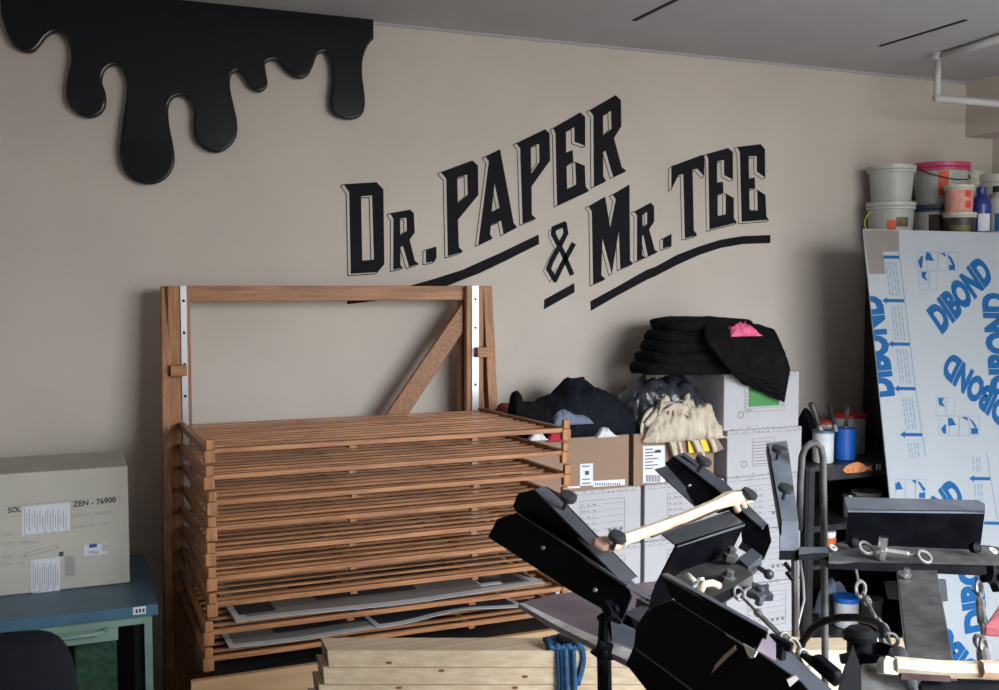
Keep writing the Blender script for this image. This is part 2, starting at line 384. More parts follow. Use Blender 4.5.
# ------------------------------------------------------------------ drying rack
YF, YB = 3.50, 4.40
rack = thing('screen_drying_rack', (1.1, 4.0, 0), 'tall reddish wooden print drying rack with slatted trays against the back wall', 'drying rack')
xl = atY(163, 350, 4.42).x; xr = atY(490, 350, 4.42).x
ztop = atY(300, 286, 4.40).z; zb1 = atY(300, 301, 4.40).z
pL0, pL1 = atY(172, 300, 4.42).x, atY(187, 300, 4.42).x
pR0, pR1 = atY(463, 300, 4.42).x, atY(484, 300, 4.42).x
box('top_beam', pL0 + .01, pR1 - .004, 4.41, 4.445, zb1, ztop, 'rack_wood_x', rack, .003)
for a, b, s0, s1 in ((pL0, pL1, 181, 187), (pR0, pR1, 472, 478.5)):
    box('post', a, b, 4.445, 4.50, 0, ztop, 'rack_wood_z', rack, .003)
    if a == pR0: box('post', a, b - .02, 4.375, 4.41, zb1 - .9, ztop, 'rack_wood_z', rack, .003)
    r0, r1 = atY(s0, 330, 4.37).x, atY(s1, 330, 4.37).x
    rl = box('metal_rail', r0, r1, 4.368, 4.374, .55, ztop, 'steel', rack)
    bm = bmesh.new()
    for k in range(12): lathe(bm, [(.006, 0), (.006, .0015)], ((r0 + r1) / 2, 4.368, ztop - .06 - k * .13), 10, axis=Vector((0, -1, 0)))
    link('rail_holes', bm, 'slot_dark', rl)
    if a == pL0: box('post', r0 - .05, r1 + .015, 4.375, 4.41, .1, ztop, 'rack_wood_z', rack, .003)
for x0_, x1_, pyt in ((xl, atY(178, 350, 4.42).x, 361), (atY(479, 350, 4.42).x, atY(489.5, 350, 4.42).x, 352)):
    left = x0_ < 1
    w = .045
    w = .032 if left else .045
    xa = xl + .012 if left else atY(486, 290, 4.42).x
    bm = bmesh.new(); top = Vector((xa, 4.43, ztop)); bot = Vector((xa - (.035 if left else 0), 4.20, .01))
    hexa(bm, [top + Vector((-w / 2, -.03, 0)), top + Vector((w / 2, -.03, 0)), top + Vector((w / 2, .03, 0)), top + Vector((-w / 2, .03, 0))],
             [bot + Vector((-w / 2, -.03, 0)), bot + Vector((w / 2, -.03, 0)), bot + Vector((w / 2, .03, 0)), bot + Vector((-w / 2, .03, 0))])
    link('leaning_strut', bm, 'rack_wood_z', rack, bevel=.003)
    zz = atY(480, pyt, 4.36).z
    if left: box('connector_block', atY(170, 350, 4.34).x, atY(186.5, 350, 4.34).x, 4.33, 4.366, zz - .022, zz + .022, 'rack_wood_x', rack, .002)
    else: box('connector_block', atY(477, 350, 4.34).x, atY(493.5, 350, 4.34).x, 4.33, 4.366, zz - .022, zz + .022, 'rack_wood_x', rack, .002)
bm = bmesh.new()
slab(bm, [atY(463, 303, 4.41), atY(463, 332, 4.41), atY(409, 414, 4.41), atY(360, 460, 4.41), atY(350, 460, 4.41), atY(388, 412, 4.41)], .028)
link('diagonal_brace', bm, 'rack_wood_y', rack, bevel=.003)
box('base_rail', xl, xr + .02, 4.41, 4.45, .12, .22, 'rack_wood_x', rack, .003)
fy = [451, 477, 503, 529.5, 555, 579, 605, 632, 658]
TX0 = atY(207, 520, YF).x; TX1 = atY(562, 470, YF + .05).x + .0
TRAYZ = []; TILT = .024
for k, py in enumerate(fy):
    z = atY(214, py, YF).z; TRAYZ.append(z)
    dx = random.uniform(-.008, .008); dy = random.uniform(-.012, .012); x0, x1 = TX0 + dx, TX1 + dx; yf = YF + dy
    if k == 8 or k == 7: x0 -= .012
    bm = bmesh.new(); ns = 11
    for i in range(ns):
        y = yf + .04 + (YB - yf - .07) * (i + .6) / ns
        sag = .0
        bx(bm, x0 + .03, x1 - .03, y - .0095, y + .0095, z - .006 + random.uniform(-.002, .002), z + .002 + random.uniform(-.002, .002))
    tr = link('drying_tray', bm, 'rack_wood_x', rack)
    for xs in (x0 + .012, x1 - .012):
        bm = bmesh.new(); bx(bm, xs - .011, xs + .011, yf + .012, YB + .03, z - .016, z + .010)
        link('side_rail', bm, 'rack_wood_y', tr, bevel=.002)
        out = -1 if xs < 1 else 1
        bm = bmesh.new(); bx(bm, xs - .018, xs + .018, yf - .014, yf + .012, z - .038, z + .006); bx(bm, xs - .012, xs + .015, yf - .011, yf + .010, z + .006, z + .042)
        link('corner_block', bm, 'rack_wood_z', tr, bevel=.004)
    bm = bmesh.new(); bx(bm, x0 + .025, x1 - .025, yf - .008, yf + .012, z - .007, z + .010); link('front_rail', bm, 'rack_wood_x', tr, bevel=.002)
    bm = bmesh.new()
    for xc in (x0 + .5, x0 + .96):
        bx(bm, xc - .012, xc + .012, yf + .005, YB, z - .020, z - .010)
    link('cross_strip', bm, 'rack_wood_y', tr)
    for o_ in [tr] + list(tr.children):
        for v in o_.data.vertices: v.co.z -= TILT * max(0, v.co.y - yf)
# plywood base of the rack
p0, p1 = atY(191, 681, 3.44), atY(575, 621, 3.44 + .0)
bm = bmesh.new()
hexa(bm, [Vector((p0.x, 3.43, 0.0)), Vector((p1.x, 3.43, 0)), Vector((p1.x, 3.43, p0.z)), Vector((p0.x, 3.43, p0.z))],
         [Vector((p0.x, 3.452, 0.0)), Vector((p1.x, 3.452, 0)), Vector((p1.x, 3.452, p0.z)), Vector((p0.x, 3.452, p0.z))])
link('base_panel', bm, 'plywood', rack)
box('gap_shade_board', TX0 + .01, TX1 - .01, 3.47, YB + .0, p0.z - .03, p0.z - .01, 'shelf_black', rack)  # added black board standing in for the deep shadow below the lowest tray
# printed sheets on the low trays
def sheet_obj(z, x0, x1, y0, y1, ang, label, blocks, field='sheet_grey', curl=.012, seed=0):
    cx, cy = (x0 + x1) / 2, (y0 + y1) / 2
    t = thing('printed_sheet', (cx, cy, z), label, 'poster', 'printed sheets drying on the low trays')
    ca, sa = math.cos(ang), math.sin(ang)
    def P(u, v, lift=0):
        x = x0 + (x1 - x0) * u - cx; y = y0 + (y1 - y0) * v - cy
        return Vector((cx + x * ca - y * sa, cy + x * sa + y * ca, z + .002 - TILT * (cy + x * sa + y * ca - YF) + lift + curl * (.5 + .5 * math.sin(u * 7 + seed)) * (1 - v) ** 2))
    def surf(u0, u1, v0, v1, lift, th):
        bm = bmesh.new(); n = 24
        for s in range(n):
            for w in range(4):
                a, b = u0 + (u1 - u0) * s / n, u0 + (u1 - u0) * (s + 1) / n; c, d = v0 + (v1 - v0) * w / 4, v0 + (v1 - v0) * (w + 1) / 4
                q = [P(a, c, lift), P(b, c, lift), P(b, d, lift), P(a, d, lift)]
                if th: hexa(bm, q, [k - Vector((0, 0, th)) for k in q])
                else: bm.faces.new([bm.verts.new(k) for k in q])
        bmesh.ops.remove_doubles(bm, verts=bm.verts, dist=1e-5)
        return bm
    link('paper', surf(0, 1, 0, 1, 0, .0015), 'sheet_white', t)
    link('printed_field', surf(.035, .965, .07, .95, .0006, 0), field, t)
    for (u0, u1, v0, v1, m) in blocks: link('printed_block', surf(u0, u1, v0, v1, .0012, 0), m, t)
zt = [z + .004 for z in TRAYZ]
sheet_obj(zt[7], TX0 + .09, TX0 + 1.26, YF + .03, YF + .72, .012, 'large grey poster with black blocks and white border on the second lowest tray',
          [(.02, .13, .12, .42, 'sheet_dark'), (.27, .60, .24, .42, 'sheet_dark'), (.22, .40, .50, .70, 'sheet_dark'), (.5, .8, .5, .72, 'sheet_dark'), (.84, .95, .10, .3, 'sheet_dark')], seed=1)
sheet_obj(zt[7] + .005, TX1 - .30, TX1 - .07, YF + .10, YF + .6, -.05, 'small dark sheet at the right end of the second lowest tray', [(.2, .8, .2, .8, 'sheet_grey')], field='sheet_dark', curl=.006)
sheet_obj(zt[8], TX0 + .07, TX0 + .66, YF + .05, YF + .6, .01, 'thin white edged dark sheet at the left of the lowest rack tray', [(.3, .9, .2, .8, 'sheet_dark')], field='sheet_grey', seed=2, curl=.006)
sheet_obj(zt[8] + .007, TX0 + .58, TX1 - .16, YF + .06, YF + .62, .05, 'large black printed sheet at the right of the lowest rack tray', [(.1, .5, .3, .8, 'sheet_grey')], field='sheet_dark', seed=4, curl=.02)
# ------------------------------------------------------------------ left cabinet, carton, chair
ct = .758
c_fr = atZ(159, 604, ct); c_bk = atZ(133, 559, ct)
cyF, cyB, cxR = c_fr.y, 4.38, (c_fr.x + c_bk.x) / 2 + .022
cxL = -.75
cab = thing('blue_topped_cabinet', ((cxL + cxR) / 2, (cyF + cyB) / 2, 0), 'low steel cabinet with green frame and flat blue top at the lower left', 'cabinet')
tk = c_fr.z - atY(159, 615, cyF).z
box('top', cxL, cxR, cyF, cyB, ct - tk, ct, 'cabinet_blue', cab, .004)
for x in (cxR - .045, cxL + .02):
    for y in (cyF + .02, cyB - .045): box('leg', x, x + .025, y, y + .025, 0, ct - tk, 'cabinet_green', cab)
box('front_rail', cxL + .045, cxR - .045, cyF + .02, cyF + .04, ct - tk - .03, ct - tk, 'cabinet_green', cab)
box('lower_shelf', cxL + .02, cxR - .02, cyF + .03, cyB - .02, .12, .14, 'cabinet_green', cab)
box('back_panel', cxL + .02, cxR - .02, cyB - .02, cyB - .015, .14, ct - tk, 'cabinet_dark', cab)
box('side_panel', cxR - .022, cxR - .02, cyF + .045, cyB - .045, .14, ct - tk, 'cabinet_dark', cab)
dr = box('drawer', cxL + .05, cxR - .13, cyF + .02, cyB - .1, ct - tk - .075, ct - tk - .031, 'cabinet_green', cab)
hx = atY(82, 635, cyF).x
bm = bmesh.new(); hz = atY(82, 634, cyF).z; tube(bm, [(hx - .12, cyF + .02, hz), (hx - .12, cyF - .01, hz - .005), (hx + .06, cyF - .01, hz - .003), (hx + .075, cyF + .02, hz)], .008, 8)
link('handle', bm, 'cabinet_green', dr, smooth=True)
a = atY(133, 607.5, cyF - .001); b = atY(146, 613.5, cyF - .001)
stk = rects('label', [[Vector((a.x, cyF - .001, a.z)), Vector((b.x, cyF - .001, a.z)), Vector((b.x, cyF - .001, b.z)), Vector((a.x, cyF - .001, b.z))]], 'sticker', cab)
rects('label_print', [[Vector((a.x + .008 + i * .011, cyF - .0015, a.z - .007)), Vector((a.x + .015 + i * .011, cyF - .0015, a.z - .007)), Vector((a.x + .015 + i * .011, cyF - .0015, b.z + .005)), Vector((a.x + .008 + i * .011, cyF - .0015, b.z + .005))] for i in range(3)], 'ink', stk)
# crate in the cabinet
ca_, cb_ = atY(74, 650, cyF + .15).x, atY(117, 650, cyF + .15).x
bm = bmesh.new(); bx(bm, ca_, cb_, cyF + .12, cyF + .4, .14, .62)
o = link('green_crate', bm, 'green_mesh', bevel=.01); tag(o, 'dark green mesh crate standing inside the blue-topped cabinet', 'crate')
# carton
yb = atZ(130, 583, ct).y; ctl = -.62
xr_ = atZ(130, 583, ct).x
zt_ = atY(130, 466, yb).z
def carton(name, label, x0, x1, y0, y1, z0, z1, m, group=None, tape=None, seamz=None):
    t = thing(name, ((x0 + x1) / 2, (y0 + y1) / 2, z0), label, 'cardboard box', group)
    b = bmesh.new(); bx(b, x0, x1, y0, y1, z0 + .0008, z1); link('body', b, m, t, bevel=.005)
    return t
L = carton('shipping_carton', 'large off-white shipping carton with stickers standing on the blue cabinet top', ctl, xr_, yb, cyB - .03, ct, zt_, 'carton_cream')
yy = yb - .0012
def T(txt, a, b, h, m, par, off=0.0, Y=None, name='printed_text'):
    Y = Y or yy; p, q = atY(*a, Y), atY(*b, Y); return put_text(name, txt, p, q, Vector((0, 0, 1)), h, m, par, offset=off)
T('SOL', (8, 513), (21, 511.5), .019, 'ink', L, .025); T('ZEN - 76900', (73, 507), (116, 502), .019, 'ink', L, .025)
T('QC N\u00b0   760700', (71, 518), (112, 513), .010, 'ink_soft', L); T('Carton N\u00b0 : LAM', (71, 529), (110, 524.5), .011, 'ink_soft', L)
T('QTY : 200 pcs', (2, 546), (39, 543), .012, 'ink_soft', L); T('Color : ', (2, 536), (16, 535), .010, 'ink_soft', L)
T('SIZE : 12', (2, 559), (25, 557), .011, 'ink_soft', L); T('GW : 14', (2, 566), (24, 564), .010, 'ink_soft', L)
def quadY(x0, y0, x1, y1, Y, dy=0, slope=-.1):   # pixel rectangle whose horizontals follow slope
    return [atY(x0, y0, Y), atY(x1, y0 + slope * (x1 - x0), Y), atY(x1, y1 + slope * (x1 - x0), Y), atY(x0, y1, Y)]
s1 = rects('sticker', [quadY(22, 507, 70, 535, yy)], 'sticker', L); s2 = rects('sticker', [quadY(31, 560, 60, 594, yy), quadY(84, 545, 107, 556, yy)], 'sticker', L)
rr = []
for i in range(17): rr.append(quadY(24 + i * 2.6, 508 + (i * 5 % 9), 24.7 + i * 2.6, 534 - (i * 7 % 11), yy - .0004))
for i in range(12): rr.append(quadY(33 + i * 2.2, 562 + (i * 5 % 8), 33.7 + i * 2.2, 591 - (i * 3 % 9), yy - .0004))
rects('sticker_print', rr, 'ink_soft', s1)
rr = [quadY(65 + i * 1.5, 556, 65.7 + i * 1.5, 576, yy - .0002) for i in range(7)] + [quadY(102 + i * 1.3, 543 + (i % 2), 102.6 + i * 1.3, 551, yy - .0006) for i in range(4)] + [quadY(89 + i * 2.5, 551, 90.5 + i * 2.5, 554, yy - .0006) for i in range(4)]
rr += [quadY(25, 553, 57, 553.7, yy, slope=-.25), quadY(25, 556.5, 57, 557.2, yy, slope=-.25), quadY(25, 553, 25.8, 557, yy), quadY(57, 545, 57.7, 549, yy), quadY(31, 592.5, 61, 593.2, yy, slope=-.22), quadY(31, 595.5, 61, 596.2, yy, slope=-.22), quadY(31, 592.5, 31.7, 596, yy)]
rr += [quadY(2, 506 + .5, 120, 506.9, yy, slope=-.09), quadY(2, 517.5, 22, 517.8, yy), quadY(119.6, 496, 120, 505, yy)]
rects('barcode', rr, 'ink_soft', L)
rects('printed_square', [quadY(59, 552, 63.5, 556.5, yy)], 'ink', L); rects('printed_square', [quadY(89, 544.5, 97, 548, yy - .0006)], 'blue_label', L)
bm = bmesh.new(); bx(bm, xr_ + .0015, xr_ + .003, yb + .05, yb + .12, ct + .06, zt_ - .06); link('edge_tape', bm, 'ink_soft', L)
# office chair (dark) lower left
chp = atD(35, 632, 1.9)
ch = thing('office_chair', (chp.x, chp.y, 0), 'dark padded chair back at the bottom left in front of the blue-topped cabinet', 'chair')
cz = chp.z
def superell(bm, c, a, b, t, n=32, ex=4, lay=((.0, .92), (.25, 1), (.75, 1), (1, .92))):
    rings = []
    for f, s in lay:
        rg = []
        for k in range(n):
            th = 2 * math.pi * k / n; cx, sx = math.cos(th), math.sin(th)
            x = math.copysign(abs(cx) ** (2 / ex), cx) * a * s; z = math.copysign(abs(sx) ** (2 / ex), sx) * b * s
            rg.append(bm.verts.new(Vector(c) + Vector((x, (f - .5) * t + .15 * x * x, z))))
        rings.append(rg)
    for A, B in zip(rings, rings[1:]):
        for k in range(n): bm.faces.new((A[k], A[(k + 1) % n], B[(k + 1) % n], B[k]))
    bm.faces.new(rings[0][::-1]); bm.faces.new(rings[-1])
bm = bmesh.new(); superell(bm, (chp.x - .05, chp.y, cz - .24), .122, .24, .08); link('backrest', bm, 'chair_fabric', ch, smooth=True)
bm = bmesh.new(); bx(bm, chp.x - .26, chp.x + .18, chp.y + .06, chp.y + .5, cz - .62, cz - .54); link('seat', bm, 'chair_fabric', ch, smooth=True, bevel=.03)
bm = bmesh.new(); bar(bm, (chp.x - .04, chp.y + .03, cz - .58), (chp.x - .04, chp.y + .02, cz - .3), .06, .015, up=Vector((0, 1, 0))); link('back_bracket', bm, 'black_metal', ch)
bm = bmesh.new(); tube(bm, [(chp.x - .04, chp.y + .28, cz - .6), (chp.x - .04, chp.y + .28, .1)], .025, 12); link('column', bm, 'black_metal', ch)
bm = bmesh.new()
for k in range(5):
    a = k * 2 * math.pi / 5; e = Vector((chp.x - .04 + .28 * math.cos(a), chp.y + .28 + .28 * math.sin(a), .07)); bar(bm, (chp.x - .04, chp.y + .28, .12), e, .04, .03)
link('foot_star', bm, 'black_metal', ch)
for k in range(5):
    a = k * 2 * math.pi / 5; bm = bmesh.new(); lathe(bm, [(.02, -.02), (.032, -.015), (.032, .015), (.02, .02)], (chp.x - .04 + .28 * math.cos(a), chp.y + .28 + .28 * math.sin(a), .032), 14, axis=Vector((-math.sin(a), math.cos(a), 0))); link('caster', bm, 'rubber', ch)
# ------------------------------------------------------------------ white cartons
CY0, CY1 = 4.08, 4.42
def X(px, Y=CY0, py=500): return atY(px, py, Y).x
pal_h = .13; zr = [pal_h]
ztopA = atY(650, 485, CY0).z; rh = (ztopA - pal_h) / 3
cols = [(X(556), X(642)), (X(645), X(725)), (X(727.5), X(802))]
pt = thing('wooden_pallet', ((cols[0][0] + cols[2][1]) / 2, 4.25, 0), 'low wooden pallet under the stacks of white cartons', 'pallet')
for i in range(5):
    y = CY0 + i * (CY1 - CY0 - .07) / 4; box('deck_board', cols[0][0], cols[2][1], y, y + .07, pal_h - .022, pal_h, 'plywood', pt)
for x in (cols[0][0], (cols[0][0] + cols[2][1]) / 2, cols[2][1] - .08): box('runner', x, x + .08, CY0, CY1, 0, pal_h - .022, 'plywood', pt)
words_row = {2: 'top', 1: 'middle', 0: 'bottom'}
colname = ['left', 'middle', 'right']
def tick_row(x0, x1, z, Y, n, rs):
    out = []
    for i in range(n):
        x = x0 + (x1 - x0) * (i + .5) / n + rs.uniform(-.01, .01); w = rs.uniform(.002, .008); h = rs.uniform(.002, .006)
        zz = z - rs.uniform(0, .012)
        out.append([Vector((x, Y, zz)), Vector((x + w, Y, zz)), Vector((x + w, Y, zz - h)), Vector((x, Y, zz - h))])
    return out
def Q(x0, x1, z0, z1, Y): return [Vector((x0, Y, z0)), Vector((x1, Y, z0)), Vector((x1, Y, z1)), Vector((x0, Y, z1))]
def frame_q(x0, x1, z0, z1, Y, w=.0018): return [Q(x0, x1, z0, z0 + w, Y), Q(x0, x1, z1 - w, z1, Y), Q(x0, x0 + w, z0, z1, Y), Q(x1 - w, x1, z0, z1, Y)]
def white_carton(x0, x1, y0, y1, z0, z1, label, seed, kind=0):
    rs = random.Random(seed)
    t = carton('white_carton', label, x0 + .002, x1 - .002, y0, y1, z0, z1 - .001, 'carton_white', 'stacked white cartons')
    Y = y0 - .0012; w = x1 - x0; h = z1 - z0; r = tick_row(x0 + .02, x1 - .02, z1 - .003, Y, 16, rs) + tick_row(x0 + .02, x1 - .02, z0 + .018, Y, 8, rs)
    r.append(Q(x0 + .01, x1 - .01, z1 - .020, z1 - .0185, Y))
    if kind == 0:
        fx0, fx1, fz0, fz1 = x0 + w * .28, x0 + w * .80, z0 + h * .18, z0 + h * .82
        r += frame_q(fx0, fx1, fz0, fz1, Y)
        for i in range(5):
            z = fz0 + (fz1 - fz0) * (i + 1) / 6; r.append(Q(fx0, fx0 + (fx1 - fx0) * .46, z, z + .0014, Y)); r.append(Q(fx0 + (fx1 - fx0) * .5, fx1, z + .006, z + .0074, Y))
            for k in range(3):
                xx = fx0 + .008 + k * .028; r.append(Q(xx, xx + rs.uniform(.008, .02), z + .006, z + .010, Y))
        for k in range(3): r.append(Q(fx0 + (fx1 - fx0) * (.62 + k * .13), fx0 + (fx1 - fx0) * (.69 + k * .13), fz0 + .02, fz0 + .034, Y))
        link_m = 'ink_mid'
    elif kind == 1:   # green sticker carton
        fx0, fx1, fz0, fz1 = x0 + w * .27, x0 + w * .80, z0 + h * .31, z0 + h * .82
        r += frame_q(fx0, fx1, fz0, fz1, Y); r.append(Q(fx0, fx1, fz0 + .017, fz0 + .0185, Y))
        for i in range(5): r.append(Q(fx0 + .004, fx0 + .015, fz0 + .026 + i * .016, fz0 + .029 + i * .016, Y)); r.append(Q(fx1 - .02, fx1 - .006, fz0 + .024 + i * .014, fz0 + .030 + i * .014, Y))
        r.append(Q(fx0 + .008, fx0 + .04, fz0 + .006, fz0 + .011, Y))
        rects('green_sticker', [Q(fx0 + .022, fx1 - .03, fz0 + .026, fz1, Y)], 'green_sticker', t)
        link_m = 'ink_mid'
    else:
        fx0, fx1, fz0, fz1 = x0 + w * .33, x0 + w * .62, z0 + h * .2, z0 + h * .8
        r += frame_q(fx0, fx1, fz0, fz1, Y)
        for i in range(8):
            z = fz0 + (fz1 - fz0) * (i + .7) / 9; r.append(Q(fx0 + .006, fx1 - rs.uniform(.01, .04), z, z + .003, Y))
        link_m = 'ink_mid'
    if kind:
        bm = bmesh.new(); c = Vector((x0 + w * .22, Y, z0 + h * .27)); rad = .015
        tube(bm, [c + Vector((math.cos(k * math.pi / 8) * rad, 0, math.sin(k * math.pi / 8) * rad)) for k in range(16)], .0016, 4, closed=True); link('stamp_mark', bm, 'ink_mid', t)
    nt_ = 24
    rects('edge_print', r[:nt_], 'ink', t); rects('print_marks', r[nt_:], link_m, t)
    bm = bmesh.new(); bx(bm, x0 + .004, x1 - .004, (y0 + y1) / 2 - .0008, (y0 + y1) / 2 + .0008, z1 - .001, z1 + .0004); link('flap_seam', bm, 'ink', t)
    return t
lab = {(0, 2): 'white carton under the left cardboard box with dark clothes, top of its column', (1, 2): 'white carton under the cardboard box holding cream rags, top of its column',
       (2, 2): 'white carton third from top under the folded black shirts', (0, 1): 'white carton second from the bottom of the column beside the drying rack',
       (1, 1): 'white carton second from the bottom in the middle column of cartons', (2, 1): 'white carton second from the bottom of the tallest column of cartons',
       (0, 0): 'white carton at the very bottom of the column beside the drying rack', (1, 0): 'white carton at the very bottom of the middle column of cartons',
       (2, 0): 'white carton at the very bottom of the tallest column'}
for c in range(3):
    for r_ in range(3):
        white_carton(cols[c][0], cols[c][1], CY0 + .003 * r_, CY1, pal_h + rh * r_, pal_h + rh * (r_ + 1), lab[(c, r_)], c * 7 + r_, 0)
z4 = ztopA; z5 = atY(740, 430, CY0).z; z6 = atY(740, 373, CY0).z
u0, u1 = X(727, CY0, 450), X(802, CY0, 450)
white_carton(u0, u1, CY0, CY1, z4, z5, 'white carton directly beneath the green-stickered carton', 51, 2)
v0, v1 = X(722.5, CY0, 400), X(798, CY0, 400)
gc = white_carton(v0, v1, CY0 - .01, CY1, z5, z6, 'white carton with a green sticker, topmost, under the folded black shirts', 52, 1)
# brown boxes
zb = atY(590, 437, CY0).z
def brown_open(x0, x1, y0, y1, z0, z1, label):
    t = thing('cardboard_box', ((x0 + x1) / 2, (y0 + y1) / 2, z0), label, 'cardboard box', 'open brown boxes of cloth')
    bm = bmesh.new(); th = .006; bx(bm, x0, x1, y0, y0 + th, z0, z1); bx(bm, x0, x1, y1 - th, y1, z0, z1); bx(bm, x0, x0 + th, y0 + th, y1 - th, z0, z1); bx(bm, x1 - th, x1, y0 + th, y1 - th, z0, z1); bx(bm, x0 + th, x1 - th, y0 + th, y1 - th, z0, z0 + th)
    link('body', bm, 'carton_brown', t); return t
B1 = brown_open(X(523, CY0, 460), X(629, CY0, 460), CY0 + .003, CY1 - .02, ztopA + .001, zb, 'open brown cardboard box holding dark garments beside the drying rack')
B2 = brown_open(X(634, CY0, 460), X(714, CY0, 460), CY0 + .003, CY1 - .02, ztopA + .001, zb, 'open brown cardboard box with white label holding cream rags')
Yb = CY0 + .0018
def qp(x0, y0, x1, y1, Y=None, s=-.06): return quadY(x0, y0, x1, y1, Y or Yb, slope=s)
t1 = rects('paper_label', [qp(580, 464, 593, 486), qp(593, 481, 625, 487), qp(561, 487, 580, 489)], 'sticker', B1)
rects('label_print', [qp(585, 471, 589, 475, Yb - .0005), qp(582, 466, 590, 467, Yb - .0005), qp(582, 479, 590, 480, Yb - .0005), qp(582, 483, 591, 484, Yb - .0005)] + [qp(595 + i * 2.2, 483, 596 + i * 2.2, 485.5, Yb - .0005) for i in range(12)], 'ink', t1)
t2 = rects('paper_label', [qp(643, 446, 665, 483, s=-.03)], 'sticker', B2)
rects('label_print', [qp(645, 449 + i * 3.2, 645 + 8 + (i * 5 % 10), 450 + i * 3.2, Yb - .0005) for i in range(7)] + [qp(655, 450, 661, 453, Yb - .0005)] + [qp(646 + i * 1.5, 475, 646.8 + i * 1.5, 482, Yb - .0005) for i in range(10)], 'ink', t2)
# ------------------------------------------------------------------ cloth
def soft_slab(bm, c, a, b, h, seed, rot=0, droop=0, wav=.012, n=28, ex=5):
    """folded garment: superellipse plan, rounded edge, puckered"""
    ca, sa = math.cos(rot), math.sin(rot); rings = []
    prof = [(.80, -.5), (.97, -.38), (1.0, -.1), (.985, .25), (.93, .45), (.7, .5), (.35, .5), (.05, .5)]
    for s, z in prof:
        rg = []
        for k in range(n):
            th = 2 * math.pi * k / n; cx, sx = math.cos(th), math.sin(th)
            x = math.copysign(abs(cx) ** (2 / ex), cx) * a * s; y = math.copysign(abs(sx) ** (2 / ex), sx) * b * s
            nn = noise.noise(Vector((x * 5 + seed * 9, y * 5, z))) * wav
            zz = z * h + nn * .6 + noise.noise(Vector((x * 14, y * 14, seed))) * .004
            x += noise.noise(Vector((seed, y * 9, z * 2))) * wav
            zz -= droop * max(0, abs(x) / a) ** 3
            rg.append(bm.verts.new(Vector(c) + Vector((x * ca - y * sa, x * sa + y * ca, zz))))
        rings.append(rg)
    for A, B in zip(rings, rings[1:]):
        for k in range(n): bm.faces.new((A[k], A[(k + 1) % n], B[(k + 1) % n], B[k]))
    bm.faces.new(rings[0][::-1]); bm.faces.new(rings[-1])
SY = 4.22
left_px = [650, 655, 660, 664, 671]; rpx = [768, 766, 764, 762, 758]
zlo = z6 + .001; ztp = atY(690, 320, SY - .1).z; hh = (ztp - zlo) / 5
names = ['lowest', 'second from bottom', 'middle', 'second from top', 'topmost']
for i in range(5):
    xa, xb = atY(left_px[i], 355, SY - .12).x, atY(rpx[i], 355, SY - .12).x
    bm = bmesh.new(); soft_slab(bm, ((xa + xb) / 2, SY + .0, zlo + hh * (i + .5)), (xb - xa) / 2, .15, hh * 1.22, i + 3, wav=.022, n=64, ex=3.6)
    o = link('folded_shirt', bm, 'black_cloth', smooth=True)
    tag(o, 'folded black shirt, %s of the five flat in the pile on the cartons' % names[i], 'shirt', 'folded black shirts on the white cartons')
# draped shirts over the carton front
dl = [(700, 800, .0), (704, 790, .02)]
def drape(k, pts_top, label, m='black_cloth'):
    pass
def draped(seed, px_path_left, px_path_right, th, label, yfront, ytop):
    """cloth strip running over the pile top and hanging in front; left and right edges as pixel paths with own depth"""
    n = len(px_path_left)
    Lp = [atY(p[0], p[1], p[2]) for p in px_path_left]; Rp = [atY(p[0], p[1], p[2]) for p in px_path_right]
    def f(u, v):
        t = v * (n - 1); i = min(int(t), n - 2); s = t - i
        a = Lp[i].lerp(Lp[i + 1], s); b = Rp[i].lerp(Rp[i + 1], s); p = a.lerp(b, u)
        w = noise.noise(Vector((u * 4 + seed, v * 3, seed * 3.1))) * .012 + math.sin(u * 16 + seed * 2 + v * 3) * .003
        return p + Vector((0, -abs(w) - .002, w * .7))
    bm = bmesh.new(); V = grid_surface(bm, f, 22, 26)
    o = link('draped_shirt', bm, 'black_cloth', smooth=True)
    s = o.modifiers.new('solid', 'SOLIDIFY'); s.thickness = th; s.offset = 1
    tag(o, label, 'shirt', 'folded black shirts on the white cartons'); return o
dlabels = ['black shirt draped over the carton front, innermost of the hanging ones', 'black shirt draped over the carton front, second of the hanging layers',
           'black shirt draped over the carton front, third of the hanging layers', 'black shirt on the outside of the draped layers, with serrated sleeve edge']
for k in range(4):
    o_ = k * .018; y = 4.045 - o_
    draped(k + 1, [(690 + 3 * k, 333 - 3.5 * k, 4.30), (696 + 2 * k, 331 - 3.6 * k, 4.12), (704, 345 - 2 * k, y + .015), (742 - 4 * k, 384 - 4 * k, y)],
                  [(748 + 3 * k, 334 - 3.2 * k, 4.32), (764 + 3 * k, 340 - 3 * k, 4.14), (789 - 1.5 * k, 368 - 4 * k, y + .0), (783 - 1.5 * k, 402 - 5.5 * k, y - .005)], .010, dlabels[k], y, 4.2)
# pink garment
bm = bmesh.new(); soft_slab(bm, atY(715, 322, 4.22) + Vector((0, 0, -.005)), .09, .08, .045, 8, wav=.03, n=30, ex=2.6); o = link('crumpled_shirt', bm, 'black_cloth', smooth=True)
tag(o, 'crumpled black shirt bunched on top of the pile left of the pink cloth', 'shirt')
